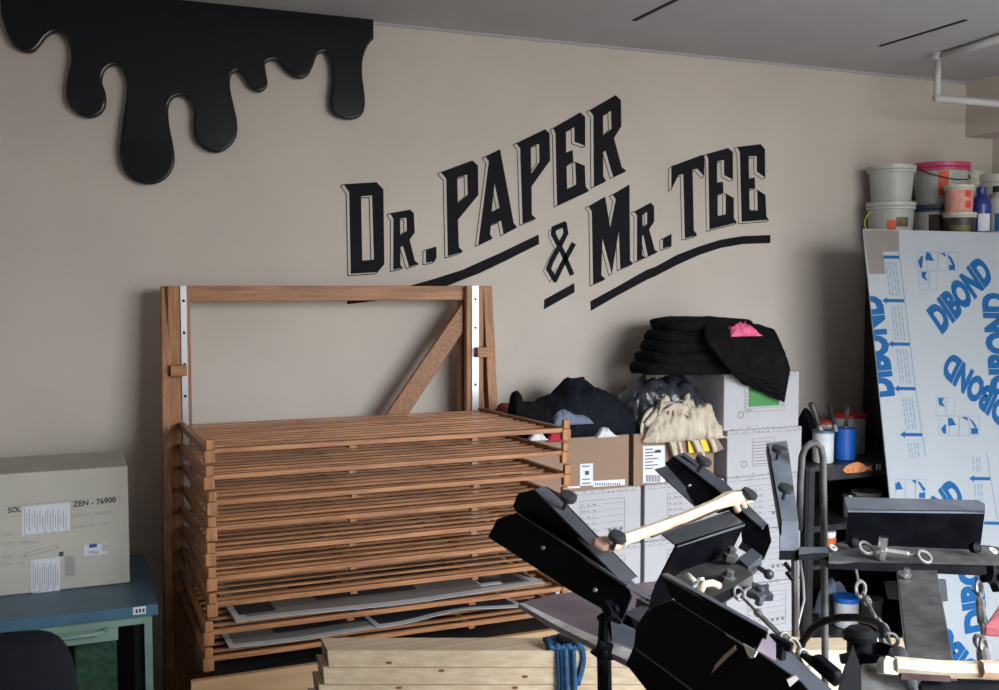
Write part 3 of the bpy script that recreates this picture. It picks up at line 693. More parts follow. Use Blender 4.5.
# mound builder
def mound(name, prof_px, Yc, depth, zbase, m, label, cat, seed, fold=.02, freq=7, yo=0, group=None, thick=0):
    """heap of cloth whose skyline is given as pixel points"""
    S = [atY(px, py, Yc) for px, py in prof_px]; xs = [p.x for p in S]
    def top(x):
        for a, b in zip(S, S[1:]):
            if a.x <= x <= b.x:
                t = (x - a.x) / max(1e-6, b.x - a.x); return a.z + (b.z - a.z) * t
        return S[-1].z
    nu, nv = 56, 30
    def f(u, v):
        x = xs[0] + (xs[-1] - xs[0]) * u; th = math.pi * v
        y = Yc + yo - math.cos(th) * depth; hgt = max(.004, top(x) - zbase); s = math.sin(th) ** .55
        n = noise.noise(Vector((x * freq + seed, y * freq, seed * 2.3))); n2 = abs(noise.noise(Vector((x * freq * 2.1 + seed * 5, y * freq * 1.4 + n * 1.5, seed))))
        z = zbase + hgt * s + (n * fold * 1.3 - n2 * fold * 1.5 + fold * .3) * s * min(1, hgt / .05)
        return Vector((x + n * fold * .5, y + n2 * fold * .8, max(z, zbase)))
    bm = bmesh.new(); V = grid_surface(bm, f, nu, nv)
    vb = [[V[i][0], V[i][nv]] for i in range(nu + 1)]
    for i in range(nu): bm.faces.new((V[i][0], V[i][nv], V[i + 1][nv], V[i + 1][0]))
    bm.faces.new([V[0][j] for j in range(nv + 1)]); bm.faces.new([V[nu][j] for j in range(nv, -1, -1)])
    o = link(name, bm, m, smooth=True); tag(o, label, cat, group); return o
zz_ = zb - .015
mound('pink_garment', [(726, 335), (730, 328), (737, 324), (746, 321), (751, 326), (757, 334)], 4.06, .045, atY(740, 336, 4.06).z, 'pink_cloth', 'small bright pink cloth tucked into the black shirt pile', 'cloth', 3.7, fold=.016, freq=18)
mound('dark_sweatshirt', [(522, 436), (527, 412), (540, 402), (556, 393), (568, 380), (576, 382), (586, 381), (600, 386), (612, 396), (620, 404), (627, 420), (628, 436)], 4.23, .135, zz_, 'navy_cloth', 'large black sweatshirt heaped over the left open cardboard box', 'sweatshirt', 1.3, fold=.035, freq=7)
mound('dark_hood', [(511, 414), (513, 394), (518, 392), (521, 404), (530, 401), (541, 406), (548, 418)], 4.10, .05, atY(530, 418, 4.1).z, 'black_cloth', 'small black garment with a raised tip at the left edge of the clothes heap', 'garment', 4.1, fold=.015, freq=14)
mound('blue_grey_cloth', [(553, 420), (557, 412), (566, 409), (577, 415), (588, 417), (591, 423)], 4.095, .03, atY(570, 424, 4.095).z, 'slate_cloth', 'slate blue cloth poking out of the black clothes heap', 'cloth', 2.2, fold=.008, freq=20)
mound('white_print_cloth', [(596, 436), (601, 428), (608, 429), (615, 436)], 4.085, .025, atY(600, 437, 4.085).z, 'white_cloth', 'white cloth corner at the right front of the clothes heap', 'cloth', 6.2, fold=.012, freq=22)
mound('red_cloth', [(547, 441), (550, 433), (558, 431), (564, 441)], 4.07, .02, atY(556, 441, 4.07).z, 'red_cloth', 'small red cloth behind the right corner posts of the rack', 'cloth', 7.7, fold=.008, freq=20)
mound('pale_cloth', [(528, 440), (533, 433), (541, 432), (547, 440)], 4.07, .02, atY(538, 440, 4.07).z, 'white_cloth', 'small pale cloth beside the red cloth at the rack corner', 'cloth', 8.7, fold=.008, freq=20)
mound('maroon_cloth', [(497, 406), (502, 402), (510, 405), (514, 412)], 4.33, .04, atY(505, 416, 4.33).z, 'maroon_cloth', 'maroon cloth just behind the right rear corner of the rack', 'cloth', 9.9, fold=.01, freq=18)
# white lettering on sweatshirt
bm = bmesh.new()
for i in range(9):
    p = atY(525 + i * 3.2, 402 - i * 1.1 + (i % 2), 4.045 + .0); bx(bm, p.x - .003, p.x + .004, p.y - .002, p.y + .004, p.z - .004, p.z + .003)
mound('black_sack', [(618, 412), (624, 398), (632, 385), (645, 379), (662, 377), (680, 377), (692, 380), (700, 392), (703, 408), (706, 420)], 4.25, .13, zz_, 'black_plastic', 'shiny black plastic bag slumped behind the cream rags', 'bag', 3.3, fold=.045, freq=11)
for q in [bm]: q.free()
# cream rags : tangle of flattened ribbons
rs = random.Random(4)
bm = bmesh.new()
ctr = atY(676, 415, 4.12)
def ribbon(bm, pts, w, t):
    pts = [Vector(p) for p in pts]; a = None; prev = None; rings = []
    for i, p in enumerate(pts):
        d = (pts[min(i + 1, len(pts) - 1)] - pts[max(i - 1, 0)]).normalized()
        s = d.cross(Vector((0, -1, .45))).normalized(); n = s.cross(d)
        tw = noise.noise(p * 7) * 1.1; s2 = s * math.cos(tw) + n * math.sin(tw); n2 = d.cross(s2)
        rings.append([bm.verts.new(p + s2 * w / 2), bm.verts.new(p + n2 * t), bm.verts.new(p - s2 * w / 2), bm.verts.new(p - n2 * t)])
    for A, B in zip(rings, rings[1:]):
        for k in range(4): bm.faces.new((A[k], A[(k + 1) % 4], B[(k + 1) % 4], B[k]))
    bm.faces.new(rings[0]); bm.faces.new(rings[-1][::-1])
def bez(a, b, c, d, n=12):
    out = []
    for i in range(n + 1):
        t = i / n; s = 1 - t; out.append(a * s ** 3 + b * 3 * s * s * t + c * 3 * s * t * t + d * t ** 3)
    return out
for i in range(12):
    x0_, y0_ = rs.uniform(655, 700), rs.uniform(400, 418); x1_, y1_ = x0_ + rs.uniform(-30, 26), y0_ + rs.uniform(8, 32)
    x1_ = min(max(x1_, 642), 712)
    y1_ = min(y1_, 434 if x1_ < 660 else 446)
    q = [atY(x0_, y0_, 4.16 + rs.uniform(-.04, .04)), atY((x0_ + x1_) / 2 + rs.uniform(-14, 14), y0_ - rs.uniform(-4, 8), 4.10), atY(x1_ + rs.uniform(-10, 10), (y0_ + y1_) / 2, 4.06), atY(x1_, y1_, 4.05 + rs.uniform(-.01, .02))]
    ribbon(bm, bez(*q), rs.uniform(.014, .034), .003)
for (a, b) in (((668, 432), (679, 466)), ((676, 436), (684, 460)), ((664, 430), (674, 452)), ((690, 430), (706, 462)), ((686, 432), (700, 452)), ((700, 420), (716, 452))):
    q = [atY(a[0], a[1] - 14, 4.09), atY(a[0], a[1], 4.05), atY(b[0] - 3, b[1] - 14, 4.04), atY(b[0], b[1], 4.045)]
    ribbon(bm, bez(*q), .03 + .012 * math.sin(a[0]), .003)
mo = mound('rag_mass', [(638, 437), (642, 428), (650, 415), (658, 407), (668, 405), (685, 403), (700, 407), (710, 418), (719, 438)], 4.125, .10, atY(676, 438, 4.125).z, 'cream_cloth', 'x', 'x', 8.8, fold=.05, freq=17)
bm.from_mesh(mo.data); bpy.data.objects.remove(mo)
o = link('cream_rags', bm, 'cream_cloth', smooth=True); tag(o, 'tangled heap of cream cotton rags spilling over a cardboard box', 'rags')
# torn cardboard flap and yellow card
bm = bmesh.new(); slab(bm, [atY(697, 412, 4.06), atY(703, 411, 4.06), (atY(711, 427, 4.06)), atY(724, 449, 4.065), atY(713, 453, 4.065), atY(703, 432, 4.06)], .005)
o = link('torn_cardboard', bm, 'carton_brown'); tag(o, 'torn strip of brown cardboard leaning over the rags box', 'cardboard')
bm = bmesh.new(); slab(bm, [atY(688, 437, 4.062), atY(707, 434, 4.062), atY(710, 451, 4.062), atY(689, 453, 4.062)], .006)
o = link('yellow_card', bm, 'yellow_card'); tag(o, 'bright yellow card hanging below the cream rags', 'card')
# ------------------------------------------------------------------ shelves on the right
SF = 4.14; SB = 4.56
hx0 = 4.14; tz = 2.10; hx1 = XR - .05
sh = thing('storage_shelf', ((hx0 + hx1) / 2, 4.35, 0), 'tall black shelf unit behind the leaning panel, paint tubs on its top', 'shelf')
for x in (hx0, hx1 - .03): box('side_panel', x, x + .03, SF, SB, 0, tz, 'shelf_black', sh)
for z in (tz - .03, 1.6, 1.2, .8, .4, .06): box('shelf_board', hx0 + .03, hx1 - .03, SF, SB, z, z + .03, 'shelf_black', sh)
box('back_panel', hx0 + .03, hx1 - .03, SB - .01, SB, .09, tz - .03, 'shelf_black', sh)
# low ink shelf
lz = atY(850, 462, 4.08).z; lt = lz - atY(850, 478, 4.02).z
lx0 = atY(806, 480, 4.05).x; lx1 = hx0 - .004
LF = 4.02
lo = thing('ink_shelf', ((lx0 + lx1) / 2, 4.3, 0), 'low black shelf rack holding ink jars and brushes beside the cartons', 'shelf')
box('top_board', lx0, hx0 - .004, LF, 4.5, lz - .02, lz, 'shelf_top', lo)
box('front_lip', atY(822, 480, LF).x, atY(888, 480, LF).x, LF - .012, LF, lz - lt, lz + .004, 'shelf_top', lo)
for x in (lx0, hx0 - .034):
    for y in (LF + .002, 4.46): box('leg', x, x + .03, y, y + .03, 0, lz - .02, 'shelf_black', lo)
zA = atY(850, 520, 4.1).z; zB = atY(850, 628, 4.1).z; zM = atY(850, 560, 4.1).z
for z in (zA, zB): box('shelf_board', lx0 + .03, hx0 - .034, LF + .035, 4.46, z - .03, z, 'shelf_top', lo)
box('back_panel', lx0, hx0 - .004, 4.50, 4.51, .05, lz - .02, 'shelf_black', lo)
# orange fish sticker
fp = lambda px, py: atY(px, py, LF - .0135)
fish = [(843, 470), (846, 466), (852, 463), (858, 462), (863, 464), (868, 467), (873, 465), (871, 468), (874, 471), (868, 470), (862, 472), (852, 473), (846, 473)]
bm = bmesh.new(); bm.faces.new([bm.verts.new(fp(*p)) for p in fish]); link('fish_sticker', bm, 'orange_fish', lo)
rects('sticker_mark', [[fp(876, 464), fp(878, 464), fp(878, 470), fp(876, 470)], [fp(879.5, 464), fp(880.5, 464), fp(880.5, 470), fp(879.5, 470)]], 'sheet_white', lo)
def lathe_at(px, pytop, pybot, Y, wpx, zb=None):
    c = atY(px, (pytop + pybot) / 2, Y); a, b = atY(px - wpx / 2, pybot, Y), atY(px + wpx / 2, pybot, Y)
    zt_ = atY(px, pytop, Y).z; zb_ = zb if zb is not None else atY(px, pybot, Y).z
    return c.x, abs(b.x - a.x) / 2 / 1.22, zb_, zt_
def jar(name, px, pt_, pb, Y, w, m, rim, label, cat, zb=None, liquid='dark_content', group=None, open_=True):
    x, r, z0, z1 = lathe_at(px, pt_, pb, Y, w, zb); h = z1 - z0
    t = thing(name, (x, Y, z0), label, cat, group)
    bm = bmesh.new()
    if open_: lathe(bm, [(r * .9, .001), (r * .97, .006), (r, h), (r * .93, h), (r * .92, h * .86), (0, h * .86)], (x, Y, z0))
    else: lathe(bm, [(r * .92, .001), (r * .97, .006), (r * .97, h * .86), (r, h * .86), (r, h), (0, h)], (x, Y, z0))
    link('body', bm, m, t, smooth=False)
    bm = bmesh.new(); lathe(bm, [(r * 1.0, h * .93), (r * 1.05, h * .93), (r * 1.05, h * 1.0), (r * .94, h * 1.005)] if open_ else [(r * 1.04, h * .84), (r * 1.06, h * .86), (r * 1.06, h * 1.0), (0, h * 1.01)], (x, Y, z0)); link('rim' if open_ else 'lid', bm, rim, t)
    return t, x, r, z0, z1
def brush(px0, py0, px1, py1, Y0_, Y1_, r, m, label, ferr=True):
    p, q = atY(px0, py0, Y0_), atY(px1, py1, Y1_)
    t = thing('ink_brush', q, label, 'brush', 'brushes standing in the ink jars')
    d = (q - p)
    bm = bmesh.new(); tube(bm, [p, p + d * .1, p + d * .5, p + d * .75], [r * .9, r * 1.3, r * .7, r * 1.0], 8); link('handle', bm, m, t, smooth=True)
    bm = bmesh.new(); tube(bm, [p + d * .75, q], [r * 1.0, r * 1.5], 8); link('ferrule', bm, 'worn_steel', t)
    return t
jar('ink_tub', 848, 414, 458, 4.32, 32, 'jar_white', 'red_plastic', 'white tub with red rim standing behind the blue jar', 'tub', zb=lz + .001)
jar('ink_tub', 823.5, 421, 456, 4.30, 21, 'jar_white', 'red_plastic', 'small tub with red rim behind the white ink jar', 'tub', zb=lz + .001)
jar('ink_jar', 823, 430, 463, 4.12, 20.5, 'jar_white', 'cabinet_blue', 'white ink jar with blue stained rim on the low black shelf', 'jar', zb=lz + .001)
jar('ink_jar', 844.5, 428, 460.5, 4.15, 20.5, 'bright_blue', 'bright_blue', 'bright blue ink jar on the low black shelf', 'jar', zb=lz + .001)
brush(811, 402, 822, 434, 4.16, 4.12, .014, 'brush_handle', 'thick handled brush leaning left in the white ink jar')
brush(829, 404, 836, 432, 4.20, 4.15, .011, 'slot_dark', 'black handled brush leaning against the blue jar')
brush(848, 405, 845, 434, 4.17, 4.15, .012, 'brush_handle', 'grey handled brush upright in the blue ink jar')
# dark bunched rags left of jars
mound('dark_rag', [(800, 440), (803, 418), (807, 410), (812, 417), (817, 428), (819, 440)], 4.28, .08, lz + .001, 'black_cloth', 'bunched black rag at the left end of the low shelf', 'rag', 5.5, fold=.02, freq=15)
bm = bmesh.new(); a = atY(868, 420, 4.34)
bx(bm, a.x - .05, a.x + .02, 4.30, 4.44, lz + .001, atY(868, 424, 4.3).z); o = link('black_box', bm, 'shelf_black', bevel=.004); tag(o, 'small black box in the dark corner beside the red-rimmed tub', 'box')
# middle shelf items
jar('metal_can', 849, 494, 520, 4.16, 12, 'worn_steel', 'steel', 'small silver can on the middle level of the black shelf', 'can', zb=zA + .001)
jar('ink_pot', 866, 491, 520, 4.17, 26, 'dark_content', 'jar_white', 'black pot with whitish lid on the middle level of the black shelf', 'pot', zb=zA + .001, open_=False)
# lower shelf items
jar('ink_jar', 846, 596, 626, 4.14, 24, 'jar_white', 'bright_blue', 'white jar with blue top on the lowest level of the black shelf', 'jar', zb=zB + .001, open_=False)
jar('ink_pot', 871, 598, 625, 4.2, 21, 'bucket_white', 'bucket_white', 'dull grey-white pot right of the blue-topped jar', 'pot', zb=zB + .001, open_=False)
# blue crumpled cloth and orange pot
zC = atY(830, 562, 4.1).z
box('shelf_board', lx0 + .03, hx0 - .034, LF + .05, 4.4, zC - .02, zC, 'shelf_top', lo)
jar('paste_pot', 829, 531, 548, 4.11, 12, 'jar_white', 'sticker', 'small white pot with orange band left of the black press plate', 'pot', zb=zC + .001, open_=False)
x, r, z0, z1 = lathe_at(829, 537, 545, 4.11, 13)
bm = bmesh.new(); lathe(bm, [(r * 1.0, 0), (r * 1.03, 0.001), (r * 1.03, z1 - z0), (r, z1 - z0)], (x, 4.11, z0)); o = link('orange_band', bm, 'orange_label', [k for k in bpy.data.objects if k.name.startswith('paste_pot')][0])
mound('blue_grey_rag', [(820, 610), (823, 590), (830, 583), (838, 584), (845, 590), (847, 610)], 4.27, .05, zB + .002, 'slate_cloth', 'crumpled blue-grey rag low on the black shelf left of the chain', 'rag', 6.5, fold=.03, freq=18)
# ------------------------------------------------------------------ tubs on the tall shelf
def tub(name, px, pt_, pb, Y, w, m, lid, label, z0=None, z1=None, handle=None, taper=.9, lab=None, labm=None, stack=None):
    c = atY(px, 200, Y); a, b = atY(px - w / 2, 200, Y), atY(px + w / 2, 200, Y); r = (b.x - a.x) / 2 / 1.2
    z0 = tz + .001 if z0 is None else z0; z1 = atY(px, pt_, Y).z if z1 is None else z1; h = z1 - z0
    t = thing(name, (c.x, Y, z0), label, 'tub')
    bm = bmesh.new(); lathe(bm, [(r * taper * .9, 0), (r * taper * .92, .005), (r * .96, h * .86)], (c.x, Y, z0), 36); link('body', bm, m, t)
    bm = bmesh.new(); lathe(bm, [(r * .98, h * .80), (r * 1.02, h * .81), (r * 1.02, h * .86), (r * .98, h * .88), (r * 1.03, h * .90), (r * 1.03, h), (r * .93, h), (r * .92, h * .975), (0, h * .975)], (c.x, Y, z0), 36); link('lid', bm, lid, t)
    for (dx, wz, za, zb2, mm) in lab or []:
        # curved label patch on the front; dx = centre angle
        bm = bmesh.new(); n = 8; V = []
        for i in range(n + 1):
            an = -2.33 + dx + (i / n - .5) * wz
            for f_ in (za, zb2):
                rr_ = (r * taper * .92 + (r * .96 - r * taper * .92) * (f_ / .86)) * 1.006 + .0006; V.append(bm.verts.new((c.x + math.cos(an) * rr_, Y + math.sin(an) * rr_, z0 + h * f_)))
        for i in range(n): bm.faces.new((V[2 * i], V[2 * i + 2], V[2 * i + 3], V[2 * i + 1]))
        link('label', bm, mm, t)
    if handle:
        bm = bmesh.new(); sx, dz_, hm = handle
        pts = [Vector((c.x + math.cos(th) * r * 1.05, Y - .01 - abs(math.sin(th)) * r * sx, z0 + h * .83 - math.sin(th) * dz_)) for th in [math.pi * k / 14 for k in range(15)]]
        tube(bm, pts, .0035, 6); link('handle', bm, hm, t, smooth=True)
    return t, c.x, r, z0, z1
g1 = 'paint tubs on the tall shelf'
TY = 4.43
TA, _, _, _, zl = tub('paint_tub', 891, 203, 229, TY, 43, 'bucket_white', 'bucket_lid', 'white lidded tub with orange and dark label at the left end of the shelf top', lab=[(.05, .42, .05, .50, 'orange_label'), (.55, .62, .32, .58, 'olive_label')], taper=.95, handle=None)
tub('paint_tub', 891, 166.5, 202, TY, 42, 'bucket_white', 'bucket_lid', 'plain white tub stacked on the orange-labelled tub', z0=zl + .001, taper=.9)
bm = bmesh.new(); a = atY(867, 215, TY)
_, _, _, _, zl2 = tub('paint_tub', 937, 206, 229, TY, 44, 'bucket_white', 'dark_lid', 'tub with dark blue lid and black label at the base of the second stack', lab=[(.1, .9, .05, .72, 'dark_content')], taper=.95)
tub('paint_tub', 940, 164, 204, TY, 49, 'bucket_white', 'pink_lid', 'large white tub with a crimson lid rim and orange label', z0=zl2 + .001, handle=(.85, .06, 'slot_dark'), lab=[(.08, .38, .2, .78, 'orange_label')], taper=.88)
_, _, _, _, zl3 = tub('ink_pot', 960, 213, 229, TY - .21, 28, 'dark_content', 'cream_lid', 'small dark pot with cream lid below the pink-labelled pot', lab=[(0, 1.4, .1, .5, 'olive_label')], taper=1)
tub('ink_pot', 959, 185.5, 212, TY - .21, 25, 'pink_label', 'cream_lid', 'small pot with pinkish label stacked on the dark pot', z0=zl3 + .001, lab=[(.6, .5, .55, .78, 'red_label'), (.65, .5, .15, .4, 'red_label')], taper=1)
tub('paint_tub', 996, 176, 229, TY + .01, 44, 'bucket_white', 'bucket_lid', 'big white tub with red label behind the plastic bottles', lab=[(-.1, .5, .45, .70, 'red_label')], taper=.9)
tub('paint_tub', 973, 172, 229, TY + .06, 20, 'bucket_white', 'cream_lid', 'grey-lidded tub at the back between the crimson-rimmed and red-labelled tubs', taper=.9)
def bottle(name, px, pt_, Y, w, m, cap, label, lab):
    c = atY(px, 200, Y); a, b = atY(px - w / 2, 200, Y), atY(px + w / 2, 200, Y); r = (b.x - a.x) / 2 / 1.18
    z0 = tz + .001; z1 = atY(px, pt_, Y).z; h = z1 - z0; t = thing(name, (c.x, Y, z0), label, 'bottle')
    bm = bmesh.new(); lathe(bm, [(r * .95, 0), (r, .006), (r, h * .66), (r * .85, h * .76), (r * .42, h * .86), (r * .40, h * .9)], (c.x, Y, z0)); link('body', bm, m, t, smooth=False)
    bm = bmesh.new(); lathe(bm, [(r * .48, h * .88), (r * .48, h * .99), (r * .4, h)], (c.x, Y, z0)); link('cap', bm, cap, t)
    bm = bmesh.new(); n = 8; V = []
    for i in range(n + 1):
        an = -2.33 + .35 + (i / n - .5) * 1.3
        for f_ in (.15, .48): V.append(bm.verts.new((c.x + math.cos(an) * r * 1.012, Y + math.sin(an) * r * 1.012, z0 + h * f_)))
    for i in range(n): bm.faces.new((V[2 * i], V[2 * i + 2], V[2 * i + 3], V[2 * i + 1]))
    link('label', bm, lab, t)
bottle('plastic_bottle', 981, 187, TY - .21, 17, 'blue_plastic', 'blue_plastic', 'dark blue plastic bottle with small white label on the shelf top', 'sticker')
bottle('plastic_bottle', 998, 186, TY - .20, 19, 'bucket_white', 'slot_dark', 'pale bottle with bright blue label and black cap at the right edge', 'film_blue')
bm = bmesh.new(); a = atY(868, 222, TY - .04)
pts = [Vector((a.x + .03 - .045 * math.sin(math.pi * k / 8), TY - .03, tz + .02 + .13 * k / 8)) for k in range(9)]
tube(bm, pts, .004, 6); link('yellow_handle', bm, 'yellow_handle', TA, smooth=True)
# ------------------------------------------------------------------ leaning composite panel
PT = atY(863, 229, 4.02); PB = Vector((PT.x, 3.66, 0.0)); 
down = (PB - PT).normalized(); PN = Vector((1, 0, 0)).cross(down).normalized()
if PN.y > 0: PN = -PN
pw = XR - .04 - PT.x
pan = thing('composite_panel', ((PT.x + pw / 2), 3.67, 0), 'large white film-covered sheet with repeated blue lettering leaning against the tall shelf', 'panel')
bm = bmesh.new(); A = PT; B_ = PT + Vector((pw, 0, 0)); Cc = PB + Vector((pw, 0, 0)); 
hexa(bm, [A, B_, Cc, PB], [p - PN * .006 for p in (A, B_, Cc, PB)]); link('sheet', bm, 'film', pan)
def pp(px, py, k=1): return plane(px, py, PT, PN) + PN * (.0009 * k)
clipP = (PT + Vector((.001, 0, 0)), Vector((-1, 0, 0)))
def dib(p0, p1, up, k=1, m='film_blue'):
    a, b = pp(*p0, k), pp(*p1, k); u3 = pp(p0[0] + up[0], p0[1] + up[1], k) - a
    d = (b - a).normalized(); h = (u3 - d * u3.dot(d)).length
    up3 = PN.cross(d) * 1.0
    if up3.dot(u3) < 0: up3 = -up3
    return put_text('film_lettering', 'DIBOND', a, b, up3, h, m, pan, offset=.062, clip=clipP)
# flip guard: clip_outer removes geometry on +normal side (left of the panel edge)
dib((941, 333), (993.5, 276), (-15.5, -20))
dib((1009, 405), (950, 352), (-13.5, 16))
dib((1014, 394), (1004, 293), (-22, 1))
dib((893, 396), (880, 295), (-24, 1))
dib((911, 556), (965, 499), (-15.5, -20))
dib((987, 630), (973, 512), (-21, 1))
dib((979, 668), (921, 597), (-16, 18))
dib((905, 560), (891, 462), (-24, 1)) if False else None
def pq(pts, k=1): return [pp(x, y, k) for x, y in pts]
def strip(x0, y0, x1, y1, w): # vertical-ish thin line
    return pq([(x0, y0), (x0 + w, y0), (x1 + w, y1), (x1, y1)], .6)
rects('film_line', [strip(898, 250, 915, 390, 1.1), strip(915, 390, 925, 457, 1.1), strip(986, 453, 997, 520, .9)], 'film_line', pan)
pale = []
def colx(y, base): return base + (y - 252) * .122
# text column
rs2 = random.Random(3)
for seg in ((262, 296), (306, 340), (349, 384), (398, 430), (443, 458)):
    for cx_ in (884, 887, 890.5, 893.5):
        y = seg[0]
        while y < seg[1]:
            L_ = rs2.uniform(3, 8); e = min(y + L_, seg[1]); pale.append(pq([(colx(y, cx_), y), (colx(y, cx_) + 1.4, y), (colx(e, cx_) + 1.4, e), (colx(e, cx_), e)], .5)); y = e + 1.5
for cx_ in (960, 963.5, 966.5):
    for seg in ((457, 472), (484, 520)):
        y = seg[0]
        while y < seg[1]:
            e = min(y + rs2.uniform(3, 8), seg[1]); pale.append(pq([(cx_ + (y - 252) * .06, y), (cx_ + 1.3 + (y - 252) * .06, y), (cx_ + 1.3 + (e - 252) * .06, e), (cx_ + (e - 252) * .06, e)], .5)); y = e + 1.5
rects('film_small_print', pale, 'film_pale', pan)
arr = []
def arrow(x0, x1, y, head=True):
    arr.append(pq([(x0 + 4 if head else x0, y - 1.6), (x1, y - 1.6 + .3), (x1, y + 1.9), (x0 + 4 if head else x0, y + 1.6)], .8))
    if head: arr.append(pq([(x0, y), (x0 + 5, y - 3.4), (x0 + 5, y + 3.4)], .9))
arrow(883, 899, 257, False); arrow(882, 904, 300.5); arrow(888, 909.5, 344); arrow(894, 915.5, 388.5); arrow(900, 922, 434.5); arrow(969, 990, 478.5); arrow(984, 1000, 523, False)
rects('film_arrow', arr, 'film_blue', pan)
pic = [[(918, 261), (921, 256), (923, 256), (922, 268), (920, 268)], [(926, 252), (930, 253), (934, 261), (925, 260)], [(940, 253), (945, 253), (946, 257)], [(947, 255), (951, 257), (955, 265), (953, 266)], [(949, 265), (955, 265), (955, 270), (949, 270)], [(921, 272), (927, 272), (925, 276), (928, 281), (922, 278)],
       [(938, 398), (944, 398), (942, 402), (945, 407), (939, 405)], [(941, 429), (944, 425), (946, 424), (946, 434), (943, 433)], [(948, 418), (952, 418), (956, 425), (948, 426)], [(961, 417), (967, 417), (968, 421)], [(969, 418), (973, 421), (977, 427), (975, 428)], [(971, 428), (978, 428), (978, 434), (971, 434)],
       [(895, 484), (899, 481), (903, 489), (896, 490)], [(911, 480), (916, 480), (916, 484)], [(917, 481), (920, 482), (926, 490), (923, 491)], [(919, 493), (925, 492), (925, 498), (919, 498)]]
rects('film_pictogram', [pq(p, .8) for p in pic], 'film_blue', pan)
fr = []
def frm(x0, y0, x1, y1, w=.5):
    for q in (((x0, y0), (x1, y0), (x1, y0 + w), (x0, y0 + w)), ((x0, y1), (x1, y1), (x1, y1 + w), (x0, y1 + w)), ((x0, y0), (x0 + w, y0), (x0 + w, y1), (x0, y1)), ((x1, y0), (x1 + w, y0), (x1 + w, y1), (x1, y1))): fr.append(pq(q, .5))
for x in (917, 927, 938, 948): frm(x, 252, x + 10, 270)
frm(919, 271, 928, 289); frm(929, 271, 937, 289)
for x in (939, 949, 959, 969): frm(x, 416, x + 10, 435)
frm(936, 397, 945, 415); frm(946, 397, 954, 415)
for x in (895, 905, 915): frm(x, 479, x + 10, 499)
rects('film_pictogram_frame', fr, 'film_pale', pan)
rects('tan_tape', [pq([(863.5, 230), (899, 230.5), (899, 251.5), (883, 252), (885.5, 274), (869, 274)], .4)], 'film_tan', pan)
# second clear sheet behind its edge
bm = bmesh.new(); slab(bm, [pp(862.5, 245, -8), pp(866, 245, -8), pp(897, 480, -8), pp(893, 500, -8)], .003)
bm.free()
bm = bmesh.new(); slab(bm, [plane(899, 477, PT + Vector((0, -.05, 0)), PN), plane(896, 481, PT + Vector((0, -.05, 0)), PN), plane(891, 520, PT + Vector((0, -.05, 0)), PN), plane(905, 520, PT + Vector((0, -.05, 0)), PN)], .002); bm.free()
# ------------------------------------------------------------------ timber stack
tl, trr = atD(327, 650, 2.72), atD(906, 656, 2.72)
tzt = tl.z; dirx = Vector((math.cos(-YAW), math.sin(-YAW), 0)); diry = Vector((-dirx.y, dirx.x, 0))
tz_len = (trr - tl).dot(dirx); bw = .10; bh = .0465
blabels = ['pale pine board on top of the strapped timber stack', 'pale pine board second from the top of the strapped stack', 'pine board third from the top of the strapped stack, near the bottom edge', 'pine board lowest in the strapped timber stack']
tzt = atD(450, 650.5, 2.72).z
knots = [[(388, 663), (596, 650.5)], [(441, 671), (525, 677), (800, 667)], [(515, 684.5), (398, 687), (818, 680)], []]
for k in range(4):
    z1 = tzt - k * bh; z0 = z1 - bh + .0012
    sh_ = -.012 * k; t = thing('timber_board', tl + Vector((0, 0, -.1)), blabels[k], 'timber board', 'pine boards strapped in a stack')
    t.location.z = z0
    P = lambda u, v, z: Vector((tl.x, tl.y, 0)) + dirx * u + diry * v + Vector((0, 0, z))
    a = [P(sh_ + .004, 0, z0), P(sh_, 0, z1), P(sh_ - .035, bw, z1), P(sh_ - .03, bw, z0)]
    b = [P(tz_len + .02 * (k % 2), 0, z0), P(tz_len + .02 * (k % 2), 0, z1), P(tz_len + .03, bw, z1), P(tz_len + .03, bw, z0)]
    bm = bmesh.new(); va = [bm.verts.new(p) for p in a]; vb = [bm.verts.new(p) for p in b]
    bm.faces.new(va).material_index = 1; bm.faces.new(vb[::-1]).material_index = 1
    for i in range(4): bm.faces.new((va[i], vb[i], vb[(i + 1) % 4], va[(i + 1) % 4]))
    o = link('board', bm, ['pine', 'pine_end'], t, bevel=.002); 
    if knots[k]:
        bm = bmesh.new()
        for (kx, ky) in knots[k]:
            r_ = ray(kx, ky); u = (O + r_ * 2.70 - tl).dot(dirx); zk = max(z0 + .007, min(z1 - .007, (O + r_ * 2.72).z)); c = P(u, -.0012, zk)
            bm.faces.new([bm.verts.new(c + dirx * .009 * math.cos(q) + Vector((0, 0, .004 * math.sin(q)))) for q in [2 * math.pi * i / 14 for i in range(14)]])
        link('knot', bm, 'pine_knot', t)
# trestles under the stack
for u in (.25, tz_len - .3):
    t = thing('trestle', P(u, .05, 0), 'wooden trestle carrying the %s end of the timber stack' % ('left' if u < .5 else 'right'), 'trestle')
    zt_ = tzt - 4 * bh - .001
    bm = bmesh.new(); bar(bm, P(u, -.12, zt_ - .035), P(u, .25, zt_ - .035), .07, .068); link('beam', bm, 'plywood', t)
    for v in (-.08, .21):
        for s in (-1, 1):
            bm = bmesh.new(); bar(bm, P(u, v, zt_ - .07), P(u + s * .18, v, .004), .05, .03, up=diry); link('leg', bm, 'plywood', t)
